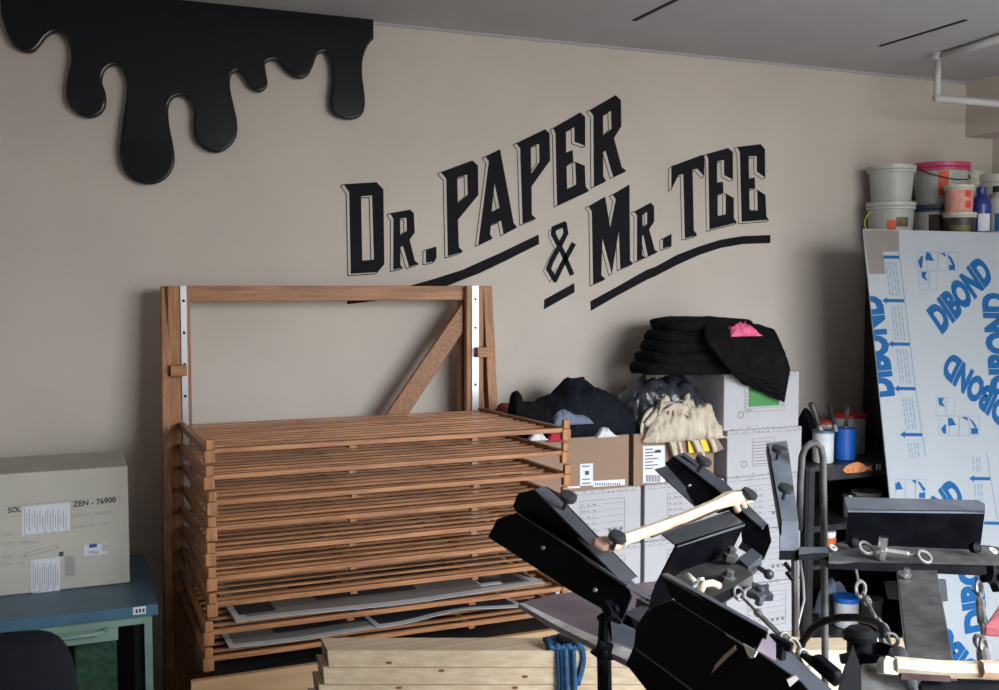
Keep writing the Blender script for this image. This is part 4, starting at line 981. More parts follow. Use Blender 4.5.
# blue strap round the stack
ru = lambda px, py: (atD(px, py, 2.72) - tl).dot(dirx)
u0_, u1_ = ru(558, 660), ru(579, 660)
st = thing('blue_strap', P((u0_ + u1_) / 2, .05, tzt), 'dark blue webbing strap cinched round the timber stack', 'strap')
bm = bmesh.new(); rs = random.Random(9)
zb_ = tzt - 4 * bh - .004
for k in range(5):
    ua = u0_ + (u1_ - u0_) * k / 5 + rs.uniform(-.004, .004); wv = .013; e = .004 + .0025 * (k % 3)
    loop = [P(ua, -e, zb_), P(ua + .004, -e - .004, (zb_ + tzt) / 2), P(ua, -e, tzt + .001), P(ua + .002, -e + .004, tzt + e), P(ua - .004, bw * .5, tzt + e + .002), P(ua - .01, bw, tzt + e), P(ua - .01, bw + e, tzt), P(ua, bw + e, zb_), P(ua, bw * .5, zb_ - e)]
    n = len(loop); 
    V = [[bm.verts.new(p - dirx * wv * .5), bm.verts.new(p + dirx * wv * .5)] for p in loop]
    for i in range(n): bm.faces.new((V[i][0], V[i][1], V[(i + 1) % n][1], V[(i + 1) % n][0]))
o = link('webbing', bm, 'strap_blue', st, smooth=True); s_ = o.modifiers.new('s', 'SOLIDIFY'); s_.thickness = .002; s_.offset = 1
bm = bmesh.new()
for i in range(9):
    q0 = P(ru(546 + i * 3.6, 637), .02 + .02 * math.sin(i * 2.1), tzt + .012 + .010 * math.sin(i * 1.7 + 1)); q1 = P(ru(551 + i * 3.6, 642), -.006, tzt + .004)
    ribbon(bm, bez(q0, q0 + Vector((0, 0, .012)), q1 + Vector((0, 0, .012)), q1, 6), .022, .004)
for px_ in (580.5, 582):
    q0 = P(ru(px_, 640), -.005, tzt + .01); ribbon(bm, bez(q0, q0 + Vector((.012, 0, -.03)), q0 + Vector((.002, 0, -.06)), q0 + Vector((-.012, 0, -.10)), 8), .012, .003)
link('knotted_end', bm, 'strap_blue', st, smooth=True)
bm = bmesh.new(); bk = P(ru(566, 640), .01, tzt + .024); bar(bm, bk - dirx * .022 + Vector((0, 0, .008)), bk + dirx * .024 - Vector((0, 0, .006)), .03, .012); link('buckle', bm, 'black_metal', st, bevel=.002)
# ------------------------------------------------------------------ screen printing press
hub = atD(873, 668, 1.78)
pr = thing('screen_printing_press', (hub.x, hub.y, 0), 'black metal carousel screen printing press with raised clamps in the right foreground', 'printing press')
def flat(pts):      # real positions of a sheet's corners, made coplanar
    P_ = [atD(*q) for q in pts]
    if len(P_) < 4: return P_
    n = Vector((0, 0, 0)); c = sum(P_, Vector()) / len(P_)
    for i in range(len(P_)): n += (P_[i] - c).cross(P_[(i + 1) % len(P_)] - c)
    n.normalize(); out = []
    for q, w_ in zip(pts, P_):
        r_ = ray(q[0], q[1])
        if abs(r_.normalized().dot(n)) < .12: out.append(w_); continue
        v_ = O + r_ * ((c - O).dot(n) / r_.dot(n)); out.append(v_ if (v_ - w_).length < .15 else w_)
    return out
def S(name, pts, m, th=.004, parent=None, bev=0):
    bm = bmesh.new(); slab(bm, flat(pts), th); return link(name, bm, m, parent or pr, bevel=bev)
def multi(name, faces, m, th=.004, parent=None):
    bm = bmesh.new()
    for i, f in enumerate(faces): slab(bm, flat(f[1]), th, mi=f[0])
    return link(name, bm, m, parent or pr)
def knob(c, r, m, parent, stem=.05, ax=None, name='clamp_knob'):
    ax = ax or Vector((.0, 0, 1)); ax = ax.normalized()
    bm = bmesh.new(); lathe(bm, [(r * .25, -stem), (r * .25, -stem * .45), (r * .5, -stem * .4), (r * .75, -r * .5), (r * .98, -r * .42), (r * 1.04, -.003), (r * .98, .003), (r * .6, .005), (0, .005)], c, 24, axis=ax)
    return link(name, bm, m, parent, smooth=False)
def ring(bm, c, R_, r, nrm, el=1.0, eldir=None):
    a, b = frame_of(nrm)
    if eldir is not None:
        a = (eldir - nrm.normalized() * eldir.dot(nrm.normalized())).normalized(); b = nrm.normalized().cross(a)
    tube(bm, [Vector(c) + a * math.cos(t) * R_ * el + b * math.sin(t) * R_ for t in [2 * math.pi * k / 16 for k in range(16)]], r, 6, closed=True)
def turnbuckle(p, q, parent=None, s=1.0, nrm=None, body=(.22, .78), mode='open'):
    p, q = Vector(p), Vector(q); d = (q - p); L_ = d.length; dn = d.normalized(); nrm = nrm or Vector((0, -.3, 1))
    root_bm = bmesh.new(); R_ = .013 * s
    side = dn.cross(nrm).normalized()
    a, b = p + d * body[0], p + d * body[1]
    if mode == 'open':
        for sg in (-1, 1): tube(root_bm, [a, a + dn * .01 + side * sg * .009 * s, b - dn * .01 + side * sg * .009 * s, b], .0036 * s, 8)
        for e, sg in ((a, 1), (b, -1)): lathe(root_bm, [(.007 * s, -.008), (.0085 * s, -.006), (.0085 * s, .006), (.007 * s, .008)], e, 8, axis=dn)
    else:
        lathe(root_bm, [(.006 * s, 0), (.0075 * s, .004), (.0075 * s, (b - a).length - .004), (.006 * s, (b - a).length)], a, 6, axis=dn)
    o = link('turnbuckle', root_bm, 'worn_steel', parent or pr)
    bm = bmesh.new(); tube(bm, [p + dn * R_ * 1.6, a], .0034 * s, 8); tube(bm, [b, q - dn * R_ * 1.6], .0034 * s, 8); link('threaded_rod', bm, 'worn_steel', o)
    for e, sg in ((p, 1), (q, -1)):
        bm = bmesh.new(); ring(bm, e + dn * sg * R_ * .3, R_, .0036 * s, nrm, 1.25, dn); link('eye', bm, 'worn_steel', o)
    return o
BG = ['black_metal', 'grey_and_lit_metal']  # second slot: plate faces painted lighter to stand in for sky light
# --- clamp A (left)
cA = multi('screen_clamp', [
    (0, [(516, 513, 2.02), (497, 519, 2.0), (488, 537, 1.99), (571, 591, 1.82), (622, 620, 1.71), (631, 596, 1.72), (627, 585, 1.73)]),
    (1, [(516, 513, 2.02), (627, 585, 1.73), (660, 604, 1.75), (650, 600, 1.80), (632, 580, 1.84), (524, 511, 2.08)]),
    (0, [(533, 490, 2.02), (518, 493.5, 2.01), (513, 506, 2.03), (517, 513.5, 2.05), (600, 568, 1.86), (626, 584, 1.77), (622, 580, 1.76)]),
    (1, [(533, 490, 2.02), (544, 486.5, 2.05), (551, 490, 2.05), (636, 576, 1.80), (622, 582, 1.76)]),
    (0, [(551, 490, 2.055), (545, 487, 2.06), (540, 505, 2.09), (620, 575, 1.86), (636, 577, 1.81)]),
], BG)
for c, d_, r_ in (((568.5, 496), 1.96, .0168), ((617.5, 536), 1.79, .0155)):
    k = knob(atD(*c, d_), r_, 'knob_plastic', cA, stem=.03, ax=Vector((.1, -.5, 1)))
S('wear_line', [(517, 512.2, 2.012), (600, 566, 1.79), (600, 567.3, 1.79), (517, 513.6, 2.012)], 'worn_steel', .0006, cA)
for c, d_ in (((543, 548), 1.915), ((595, 590), 1.76)):
    bm = bmesh.new(); lathe(bm, [(.003, 0), (.004, .0015), (.002, .003)], atD(*c, d_ - .02), 12, axis=O - atD(*c, d_)); link('rivet', bm, 'worn_steel', cA)
bm = bmesh.new(); tube(bm, [atD(557, 520, 2.0), atD(551, 532, 2.0)], .005, 8); link('thumb_screw', bm, 'grey_and_lit_metal', cA)
S('mounting_block', [(624, 613, 1.80), (649, 602, 1.84), (664, 612, 1.78), (640, 622, 1.73)], 'grey_and_lit_metal', .02)
S('mounting_block', [(624, 614, 1.795), (640, 622, 1.73), (664, 612, 1.78), (664, 622, 1.77), (641, 634, 1.72), (622, 622, 1.79)], 'black_metal', .01)
# arm of clamp A toward the hub
bm = bmesh.new(); bar(bm, atD(645, 603, 1.86), atD(760, 668, 1.66), .05, .03); link('radial_arm', bm, 'dusty_metal', pr, bevel=.002)
# --- pallet
bm = bmesh.new()
pts = [atZ(518, 603, 1.18), atZ(553, 594, 1.18), atZ(660, 580, 1.18), atZ(700, 612, 1.18), atZ(652, 655, 1.18), atZ(641, 664, 1.18), atZ(636, 665.5, 1.18), atZ(560, 628, 1.18)]
hexa(bm, pts, [p - Vector((0, 0, .012)) for p in pts]); pal = link('platen', bm, 'purple_pallet', pr, bevel=.003)
ed = [atZ(518.5, 603.5, 1.1812), atZ(560, 627.5, 1.1812), atZ(636, 665, 1.1812), atZ(641, 663, 1.1812), atZ(649, 657, 1.1812), atZ(622, 646, 1.1812), atZ(590, 634, 1.1812), atZ(561, 621, 1.1812), atZ(540, 611, 1.1812), atZ(524, 603, 1.1812)]
bm = bmesh.new(); bm.faces.new([bm.verts.new(p) for p in ed]); link('worn_edge', bm, 'pallet_edge', pal)
bm = bmesh.new(); bar(bm, atZ(560, 615, 1.15), atZ(668, 660, 1.15), .05, .04); link('platen_bracket', bm, 'black_metal', pr)
# --- lower black column parts near platen
def star(c, r, ax, m='black_metal', par=None):
    bm = bmesh.new(); a, b = frame_of(ax); c = Vector(c); axn = ax.normalized(); n = 10; up = []; dn_ = []
    for k in range(n):
        t = 2 * math.pi * k / n; q = r if k % 2 == 0 else r * .6; v = a * math.cos(t) * q + b * math.sin(t) * q
        up.append(c + v + axn * r * .3); dn_.append(c + v - axn * r * .3)
    hexa(bm, up, dn_); lathe(bm, [(r * .3, -r), (r * .3, r * .55), (0, r * .6)], c, 10, axis=axn)
    return link('star_knob', bm, m, par or pr, bevel=.003)
bm = bmesh.new(); tube(bm, [atD(606, 618, 1.72), atD(604, 655, 1.70), atD(605, 700, 1.68)], .012, 10); link('height_rod', bm, 'black_metal', pr)
star(atD(611, 612, 1.72), .026, Vector((.6, -.5, .6))); star(atD(603, 652, 1.68), .022, Vector((-.3, -1, .1)))
S('bracket_plate', [(611, 622, 1.70), (636, 632, 1.70), (634, 648, 1.70), (612, 640, 1.70)], 'grey_and_lit_metal', .02)
S('bracket_plate', [(634, 663, 1.66), (640, 656, 1.64), (690, 692, 1.5), (690, 720, 1.5), (668, 712, 1.6)], 'black_metal', .03)
# --- clamp C (near, low)
cC = multi('screen_clamp', [
    (0, [(672, 600, 1.50), (648, 609, 1.50), (636, 626, 1.51), (634, 646, 1.51), (700, 700, 1.40), (815, 700, 1.25), (800, 682, 1.26), (757, 652, 1.33), (743, 644, 1.35)]),
    (0, [(661, 574, 1.62), (766, 632, 1.42), (758, 662, 1.42), (661, 622, 1.62)]),
    (1, [(661, 574, 1.62), (766, 632, 1.42), (769, 629, 1.47), (668, 573, 1.66)]),
    (1, [(648, 609, 1.50), (672, 600, 1.50), (674, 598, 1.54), (650, 606, 1.54)]),
    (0, [(652, 592, 1.55), (661, 574, 1.60), (672, 600, 1.52), (648, 609, 1.50)]),
], BG)
S('edge_line', [(672, 600, 1.497), (743, 644.5, 1.347), (743, 646, 1.347), (672, 601.5, 1.497)], 'worn_steel', .0006, cC)
S('edge_line', [(636, 648, 1.50), (697, 693, 1.38), (697, 695, 1.38), (636, 650, 1.50)], 'grey_and_lit_metal', .0006, cC)
S('scratch', [(735.5, 645, 1.355), (736, 650, 1.352), (724, 661, 1.362), (713, 672, 1.372), (711, 674, 1.372), (715, 665, 1.37), (724, 655, 1.364)], 'scratch_pink', .0006, cC)
S('paint_blob', [(743, 643, 1.34), (757, 651, 1.322), (754, 657, 1.322), (750, 658, 1.325), (747, 654, 1.33)], 'paint_blob', .003, cC)
S('paint_blob', [(787, 680, 1.27), (796, 675, 1.27), (799, 679, 1.27), (790, 687, 1.27)], 'paint_blob', .003, cC)
S('lower_flange', [(634, 646, 1.515), (700, 700, 1.40), (670, 720, 1.38), (626, 664, 1.52)], 'black_metal', .004, cC)
# side rail behind C running to hub
multi('radial_arm', [(1, [(742, 615, 1.62), (768, 633, 1.50), (850, 705, 1.35), (838, 712, 1.33), (757, 652, 1.36)])], BG)
S('clamp_tab', [(757, 650, 1.39), (766, 632, 1.43), (776, 640, 1.44), (776, 661, 1.38)], 'purple_pallet', .006)
bm = bmesh.new(); bar(bm, atD(769, 637, 1.44), atD(792, 648, 1.42), .012, .012); bar(bm, atD(778, 643, 1.435), atD(776, 660, 1.43), .022, .02); link('t_bolt', bm, 'black_metal', pr, bevel=.002)
# --- clamp B (back upper)
cB = multi('screen_clamp', [
    (0, [(665, 463, 2.31), (674, 456, 2.33), (684, 456, 2.35), (745, 505, 2.10), (763, 528, 2.02), (748, 532, 2.02), (720, 512, 2.12), (700, 509, 2.17)]),
    (1, [(655, 469, 2.29), (667, 466, 2.30), (703, 506, 2.16), (697, 507.5, 2.16)]),
    (1, [(674, 456, 2.32), (684, 452.5, 2.36), (724, 481, 2.2), (768, 524, 2.02), (762, 528, 2.0), (716, 488, 2.18)]),
    (0, [(762, 528, 1.995), (768, 524, 2.01), (771, 541, 2.0), (764, 558, 1.99), (757, 552, 1.98), (742, 541, 2.03), (740, 518, 2.05)]),
    (1, [(742, 541, 2.05), (757, 552, 1.99), (764, 558, 1.99), (760, 560, 1.98), (738, 548, 2.05)]),
], BG)
knob(atD(704, 460, 2.20), .0175, 'knob_plastic', cB, stem=.03, ax=Vector((.3, -.4, 1))); knob(atD(750, 493, 2.05), .0165, 'knob_plastic', cB, stem=.03, ax=Vector((.35, -.5, 1)))
bm = bmesh.new(); lathe(bm, [(.003, 0), (.004, .002), (.002, .003)], atD(690, 486, 2.225), 12, axis=O - atD(690, 486, 2.2)); link('rivet', bm, 'pallet_edge', cB)
# --- centre head plate P
cP = multi('head_plate', [
    (1, [(661, 533, 1.98), (729, 510.5, 2.06), (745, 524, 1.98), (677, 545.5, 1.90)]),
    (0, [(677, 545.5, 1.90), (745, 524, 1.98), (729, 557, 2.03), (655, 588, 1.96)]),
], BG)
S('edge_line', [(661, 532.6, 1.978), (729, 510.0, 2.058), (729, 511, 2.058), (661, 533.6, 1.978)], 'worn_steel', .0006, cP)
S('head_base', [(655, 590, 1.90), (690, 566, 1.98), (733, 556, 2.02), (753, 575, 1.92), (700, 606, 1.78)], 'dusty_metal', .02)
S('head_base_side', [(700, 606, 1.78), (753, 575, 1.92), (752, 584, 1.92), (718, 606, 1.80)], 'black_metal', .02)
for c, d_ in (((729, 560), 1.98), ((726, 583), 1.90)):
    bm = bmesh.new(); lathe(bm, [(.014, 0), (.015, .004), (.015, .014), (.009, .016), (.009, .026), (.005, .028)], atD(*c, d_), 6, axis=Vector((.1, -.3, 1))); link('hex_bolt', bm, 'dusty_metal', pr)
S('side_block', [(738, 558, 1.98), (752, 548, 2.0), (762, 556, 1.98), (748, 567, 1.95)], 'grey_and_lit_metal', .03)
bm = bmesh.new(); lathe(bm, [(.0, 0), (.009, .003), (.0095, .010), (.005, .014), (.0045, .05)], atD(770.5, 575.5, 1.92), 16, axis=atD(756, 566, 1.98) - atD(770.5, 575.5, 1.92)); link('side_knob', bm, 'knob_plastic', pr, smooth=True)
star(atD(760, 593, 1.86), .026, Vector((-.2, -.4, 1)), 'grey_and_lit_metal')
# levers and paint-crusted bits on base
for pth, r_, m in (([(687, 575, 1.88), (692, 580, 1.86), (697, 584, 1.85)], .006, 'paint_blob'), ([(698, 580, 1.86), (704, 580, 1.86)], .005, 'pallet_edge'), ([(700, 592, 1.82), (704, 584, 1.83), (712, 583, 1.84), (719, 586, 1.85)], .007, 'stick_wood'), ([(690, 590, 1.80), (697, 583, 1.82), (697, 592, 1.81)], .005, 'worn_steel')):
    bm = bmesh.new(); tube(bm, [atD(*p) for p in pth], r_, 8); link('toggle_lever', bm, m, pr, smooth=True)
turnbuckle(atD(738, 593, 1.86), atD(786, 641, 1.64), nrm=Vector((.2, -.8, .6)), body=(.45, .95), s=.8)
turnbuckle(atD(793, 646, 1.63), atD(806, 660, 1.60), nrm=Vector((.2, -.8, .6)), body=(.42, .58), s=.9, mode='solid')
bm = bmesh.new(); bar(bm, atD(815, 657, 1.58), atD(838, 676, 1.54), .020, .014); bb = link('stop_block', bm, 'black_metal', pr, bevel=.005)
bm = bmesh.new(); tube(bm, [atD(802, 655, 1.6), atD(823, 667, 1.565), atD(838, 680, 1.54)], [.004, .012, .012], 10); link('damper', bm, 'black_metal', pr, smooth=True)
# --- clamp D
cD = multi('screen_clamp', [
    (1, [(766.5, 443, 2.62), (787, 440.5, 2.62), (789, 452, 2.58), (798.5, 521, 2.24), (780, 521, 2.23)]),
    (0, [(766.5, 443, 2.61), (780, 521, 2.22), (779.5, 535, 2.24), (766, 452, 2.63)]),
    (1, [(780, 522.5, 2.235), (798.5, 522.5, 2.24), (799, 551, 2.26), (780, 551, 2.25)]),
    (0, [(780, 551, 2.245), (799, 551, 2.25), (799, 560, 2.25), (779.5, 560, 2.245)]),
], ['black_metal', 'lit_grey_metal'])
knob(atD(779.5, 448.5, 2.50), .0178, 'knob_plastic', cD, stem=.03, ax=Vector((0, -.35, 1))); knob(atD(786, 487.5, 2.28), .0172, 'knob_plastic', cD, stem=.03, ax=Vector((0, -.35, 1)))
S('cross_bar', [(799, 547, 2.26), (829, 547, 2.30), (829, 553, 2.27), (799, 553, 2.24)], 'grey_and_lit_metal', .004); S('cross_bar', [(799, 553, 2.24), (829, 553, 2.27), (829, 560, 2.27), (799, 560, 2.24)], 'black_metal', .02)
# hanging rod and hook under D
bm = bmesh.new(); tube(bm, [atD(794.5, 560, 2.26), atD(795, 600, 2.26), atD(795, 636, 2.26)], .0075, 8); link('support_rod', bm, 'dusty_metal', pr)
bm = bmesh.new(); tube(bm, [atD(785, 563, 2.22), atD(791, 571, 2.22), atD(787, 573, 2.2), atD(793, 580, 2.2)], .005, 8); link('hook', bm, 'black_metal', pr)
bm = bmesh.new(); tube(bm, [atD(799, 552, 2.42), atD(803, 580, 2.42), atD(804, 600, 2.42), atD(799, 620, 2.42), atD(796, 632, 2.4)], .003, 8); o = link('white_cable', bm, 'frame_white', smooth=True); tag(o, 'thin white cable hanging beside the support rod in front of the cartons', 'cable')
# bent rod loop
pts = [(799, 530, 2.50), (800.5, 480, 2.50), (802, 456, 2.50), (805, 448, 2.50), (810.5, 443.5, 2.5), (816, 443.5, 2.5), (821, 448, 2.5), (823, 458, 2.5), (823.5, 500, 2.5), (824.5, 580, 2.5), (825, 650, 2.5), (825, 712, 2.5)]
bm = bmesh.new(); tube(bm, [atD(*p) for p in pts], .0085, 10); link('bent_handle_rod', bm, 'dusty_metal', pr, smooth=True)
# --- head E
def hz(pxs, d0): return pxs
cE = multi('head_plate', [
    (1, [(844.5, 497, 2.38), (978, 500, 2.38), (985, 504, 2.34), (985, 512, 2.29), (848, 510.5, 2.29)]),
    (0, [(848, 510.5, 2.29), (985, 512, 2.29), (980, 550, 2.35), (846, 544, 2.35)]),
], ['black_metal', 'lit_grey_metal'])
S('edge_line', [(848, 510.0, 2.288), (985, 511.6, 2.288), (985, 512.0, 2.288), (848, 510.4, 2.288)], 'grey_and_lit_metal', .0006, cE)
S('head_base', [(829, 546, 2.33), (846, 540, 2.38), (985, 545, 2.38), (1012, 549, 2.38), (1012, 568, 2.24), (829, 561, 2.24)], 'dusty_metal', .006)
S('head_base_side', [(829, 561, 2.238), (1012, 568, 2.238), (1012, 577, 2.238), (829, 569, 2.238)], 'black_metal', .03)
for c in ((851, 543, 2.31), (972, 548, 2.31)):
    bm = bmesh.new(); lathe(bm, [(.011, 0), (.012, .004), (.012, .016), (.007, .018)], atD(*c), 12, axis=Vector((0, -1, .3))); link('hex_bolt', bm, 'black_metal', pr, smooth=False)
for c in ((833, 548), (993, 551)):
    bm = bmesh.new(); ring(bm, atD(c[0], c[1] + 1, 2.29) + Vector((0, 0, .003)), .0065, .0028, Vector((0, -.4, 1)), 1.2); link('paint_mark', bm, 'paint_blob', pr)
turnbuckle(atD(864, 547.5, 2.26), atD(926.5, 557, 2.23), nrm=Vector((0, -1, .7)), body=(.34, .72), mode='solid', s=1.0)
bm = bmesh.new(); lathe(bm, [(.010, 0), (.010, .01), (.0125, .01), (.0125, .02), (.010, .02), (.010, .05)], atD(881.5, 559, 2.25), 6, axis=Vector((0, -.1, 1))); link('standing_bolt', bm, 'bright_metal', pr)
bm = bmesh.new(); bx(bm, -.0, .0, 0, 0, 0, 0); bm.free()
# arm of E
zE = 1.255
e0 = atD(915, 568, 2.27); e1 = atD(933, 700, 1.62)
bm = bmesh.new(); slab(bm, [atD(897, 570, 2.24), atD(937, 570, 2.24), atD(963, 712, 1.60), atD(913, 712, 1.60)], .012); link('radial_arm', bm, 'dusty_metal', pr, bevel=.002)
bm = bmesh.new(); lathe(bm, [(.011, 0), (.011, .006), (.007, .008), (.007, .02)], atD(906, 577, 2.19), 6, axis=Vector((0, -.2, 1))); link('hex_bolt', bm, 'bright_metal', pr)
S('small_lug', [(938, 580, 2.2), (946, 580, 2.2), (948, 601, 2.2), (941, 602, 2.2)], 'grey_and_lit_metal', .01); S('small_lug', [(886, 582, 2.3), (896, 582, 2.3), (899, 600, 2.3), (889, 599, 2.3)], 'black_metal', .01)
# chain / turnbuckles
bm = bmesh.new(); tube(bm, [atD(856, 570, 2.2), atD(858.5, 583, 2.16)], .003, 6); link('wire_hook', bm, 'worn_steel', pr)
turnbuckle(atD(860, 588, 2.14), atD(884, 634, 1.95), nrm=Vector((.3, -1, .3)), body=(.30, .78), s=1.1)
bm = bmesh.new(); ring(bm, atD(885, 640, 1.92), .014, .0038, Vector((.6, -1, .5)), 1.3, Vector((1, 0, -.6))); ring(bm, atD(891, 640, 1.9), .012, .0038, Vector((-.6, -1, .8))); link('shackle', bm, 'worn_steel', pr)
bm = bmesh.new(); tube(bm, [atD(873, 634, 1.9), atD(876, 643, 1.9)], .006, 8); link('paint_mark', bm, 'frame_white', pr)
turnbuckle(atD(979, 588, 2.15), atD(984, 648, 1.93), nrm=Vector((.5, -1, .3)), body=(.22, .62), s=1.15, mode='solid')
bm = bmesh.new(); tube(bm, [atD(977, 578, 2.2), atD(977.5, 588, 2.15)], .004, 6); ring(bm, atD(982, 644, 1.95), .017, .004, Vector((.2, -1, .9))); tube(bm, [atD(983, 652, 1.93), atD(985, 668, 1.88)], [.012, .013], 10); link('shackle', bm, 'worn_steel', pr)
star(atD(995, 578, 2.15), .03, Vector((.3, -1, .3)), 'black_metal')
# hub
def dcone(name, prof, c, m): bm = bmesh.new(); lathe(bm, prof, c, 32); return link(name, bm, m, pr)
hc = atD(874, 648, 1.84)
dcone('hub_cup', [(.03, -.16), (.033, -.06), (.037, -.004), (.039, 0), (.035, 0), (.030, -.03), (0, -.03)], hc, 'black_metal')
dcone('hub_cap', [(.0, -.03), (.022, -.028), (.022, .01), (.030, .014), (.031, .024), (.02, .034), (0, .036)], hc + Vector((-.006, .03, -.006)), 'rubber')
dcone('centre_column', [(.05, 0), (.05, hc.z - .2)], Vector((hc.x, hc.y, .05)), 'black_metal')
for k in range(4):
    a = k * math.pi / 2 + .5; bm = bmesh.new(); bar(bm, Vector((hc.x, hc.y, .10)), Vector((hc.x + .55 * math.cos(a), hc.y + .55 * math.sin(a), .035)), .06, .06); link('foot', bm, 'black_metal', pr)
bm = bmesh.new(); lathe(bm, [(.09, 0), (.17, .0), (.17, .05), (.09, .06)], Vector((hc.x, hc.y, hc.z - .24)), 32); link('hub_disc', bm, 'black_metal', pr)
S('hub_fin', [(853, 645, 1.60), (861, 668, 1.58), (862, 705, 1.56), (836, 705, 1.56), (842, 678, 1.57)], 'black_metal', .006)
S('hub_fin', [(841, 656, 1.66), (851, 654, 1.66), (850, 664, 1.66), (842, 664, 1.66)], 'black_metal', .01)
bm = bmesh.new(); tube(bm, [atD(898, 655, 1.80), atD(905, 680, 1.70), atD(915, 705, 1.65)], .017, 12); link('hub_strut', bm, 'grey_and_lit_metal', pr, smooth=True)
S('hub_plate', [(862, 664, 1.62), (905, 662, 1.66), (912, 710, 1.58), (858, 710, 1.55)], 'dusty_metal', .02)
S('hub_plate', [(922, 680, 1.60), (1010, 682, 1.60), (1010, 720, 1.56), (922, 720, 1.56)], 'black_metal', .02)
S('head_base', [(950, 664, 1.85), (1010, 664, 1.85), (1010, 674, 1.80), (950, 674, 1.80)], 'black_metal', .02)
# black hose
hose = [(797, 660, 2.2), (803, 641, 2.17), (812, 629, 2.15), (825, 621, 2.12), (840, 617.5, 2.1), (856, 617.5, 2.06), (872, 621, 2.0), (882, 627, 1.95), (884, 636, 1.9)]
bm = bmesh.new(); hp = [atD(*p) for p in hose]; tube(bm, hp, .008, 10); link('air_hose', bm, 'rubber', pr, smooth=True)
# underside dark frame seen between parts
S('lower_frame', [(770, 668, 1.9), (845, 705, 1.6), (845, 720, 1.6), (760, 690, 1.9)], 'black_metal', .02)
# press side stubs joining pieces to the column
for (a, b) in ((atD(700, 700, 1.45), hc + Vector((0, 0, -.2))), (atD(640, 700, 1.55), hc + Vector((0, 0, -.22))), (atD(825, 705, 2.49), hc + Vector((0, 0, -.2))), (atD(800, 640, 2.27), hc + Vector((0, 0, -.2)))):
    pass
bm = bmesh.new(); bar(bm, atD(825, 715, 2.49), hc + Vector((0, 0, -.22)), .03, .03); link('lower_arm', bm, 'black_metal', pr)
bm = bmesh.new(); bar(bm, atD(690, 712, 1.50), hc + Vector((0, 0, -.20)), .06, .03); link('lower_arm', bm, 'black_metal', pr)
# ------------------------------------------------------------------ paint sticks
def stick(name, pts, w, m, label):
    t = thing(name, atD(*pts[0]), label, 'stick'); bm = bmesh.new(); P_ = [atD(*p) for p in pts]
    tube(bm, P_, w, 6); link('wood', bm, 'stick_wood', t); return t, P_
t, P_ = stick('mixing_stick', [(622, 539.5, 1.82), (650, 530, 1.88), (680, 519, 1.94), (715, 504.5, 2.0), (728, 499, 2.03), (742, 497, 2.06), (752, 496, 2.08)], [.011, .011, .0105, .0105, .015, .016, .012], 'stick_wood', 'cream paint-covered stick lying across the two left clamps of the press')
bm = bmesh.new(); tube(bm, [atD(594, 542.5, 1.80), atD(603, 544, 1.81), atD(610, 543, 1.815)], [.008, .014, .012], 8); tube(bm, [atD(606, 546, 1.81), atD(618, 545, 1.83)], [.011, .010], 8); link('waxy_end', bm, 'pinkish_wax', t, smooth=True)
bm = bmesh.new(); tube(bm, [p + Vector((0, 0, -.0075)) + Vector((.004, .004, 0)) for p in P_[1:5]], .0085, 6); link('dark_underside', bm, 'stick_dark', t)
bm = bmesh.new(); tube(bm, [atD(724, 494.5, 2.05), atD(733, 500, 2.05), atD(738, 511, 2.03)], .007, 8); tube(bm, [atD(731, 494, 2.05), atD(741, 499, 2.05), atD(745, 508, 2.04)], .006, 8); link('binding', bm, 'pinkish_wax', t, smooth=True)
t, P_ = stick('mixing_stick', [(895, 665, 1.60), (940, 669, 1.60), (975, 670, 1.60), (1012, 672, 1.60)], [.0135] * 4, 'stick_wood', 'paint-covered stick lying across the press arm at the lower right')
S('painted_end', [(884, 661, 1.59), (887, 656, 1.60), (900, 660, 1.60), (898, 675, 1.59), (884, 673, 1.59)], 'paint_blob', .02, t)
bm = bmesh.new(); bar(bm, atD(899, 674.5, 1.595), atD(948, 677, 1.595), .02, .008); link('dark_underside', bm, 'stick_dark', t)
bm = bmesh.new(); tube(bm, [atD(981, 668.8, 1.592), atD(1010, 670.3, 1.592)], .0135, 6); link('orange_stain', bm, 'pinkish_wax', t)
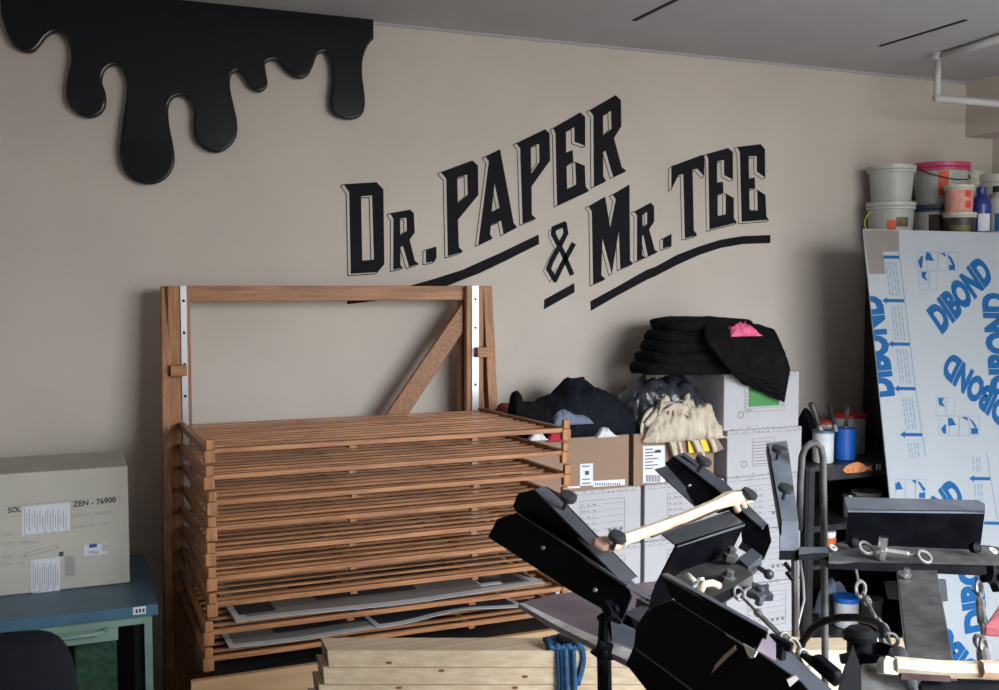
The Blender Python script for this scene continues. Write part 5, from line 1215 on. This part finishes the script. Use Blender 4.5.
# reddish pad at the right edge
bm = bmesh.new(); pts = [atD(984, 625, 1.8), atD(1000, 603, 1.95), atD(1020, 600, 1.95), atD(1020, 628, 1.78)]; hexa(bm, pts, [p - Vector((0, 0, .02)) for p in pts]); 
o = link('red_pad', bm, 'cushion_red', bevel=.004); tag(o, 'pinkish red flat pad at the right edge beside the hanging turnbuckle', 'pad')
bm = bmesh.new(); c_ = sum(pts, Vector()) / 4; bar(bm, c_ - Vector((0, 0, .026)), c_ + Vector((.25, .1, -.026)), .06, .01); link('pad_support', bm, 'black_metal', pr)
# ------------------------------------------------------------------ light
def area_light(name, loc, rot, sx, sy, power, col):
    l = bpy.data.lights.new(name, 'AREA'); l.shape = 'RECTANGLE'; l.size = sx; l.size_y = sy; l.energy = power; l.color = col
    o = bpy.data.objects.new(name, l); C.objects.link(o); o.location = loc; o.rotation_euler = rot; return o
l_ = area_light('window_portal', ((wx0 + wx1) / 2, Y0 - .16, (wz0 + wz1) / 2), (R(90), 0, 0), wx1 - wx0, wz1 - wz0, 1, (1, 1, 1)); l_.data.cycles.is_portal = True
w = bpy.data.worlds.new('world'); bpy.context.scene.world = w; w.use_nodes = True; nt = w.node_tree
bgn = nt.nodes['Background']; tcw = nt.nodes.new('ShaderNodeTexCoord'); sx_ = nt.nodes.new('ShaderNodeSeparateXYZ'); crw = nt.nodes.new('ShaderNodeValToRGB')
nt.links.new(tcw.outputs['Generated'], sx_.inputs[0]); mr = nt.nodes.new('ShaderNodeMapRange'); mr.inputs['From Min'].default_value = -1; nt.links.new(sx_.outputs['Z'], mr.inputs['Value'])
nt.links.new(mr.outputs[0], crw.inputs[0]); e = crw.color_ramp.elements; e[0].position = .46; e[0].color = (.10, .097, .09, 1); e[1].position = .80; e[1].color = (.90, .95, 1, 1)
n_ = e.new(.50); n_.color = (.22, .225, .225, 1); n_ = e.new(.62); n_.color = (.50, .52, .54, 1)
nt.links.new(crw.outputs[0], bgn.inputs[0]); bgn.inputs[1].default_value = 42.0
sc_ = bpy.context.scene
sc_.view_settings.view_transform = 'Standard'; sc_.view_settings.look = 'None'; sc_.view_settings.gamma = 1; sc_.view_settings.use_curve_mapping = False
sc_.view_settings.exposure = 0.0
sc_.cycles.use_denoising = True
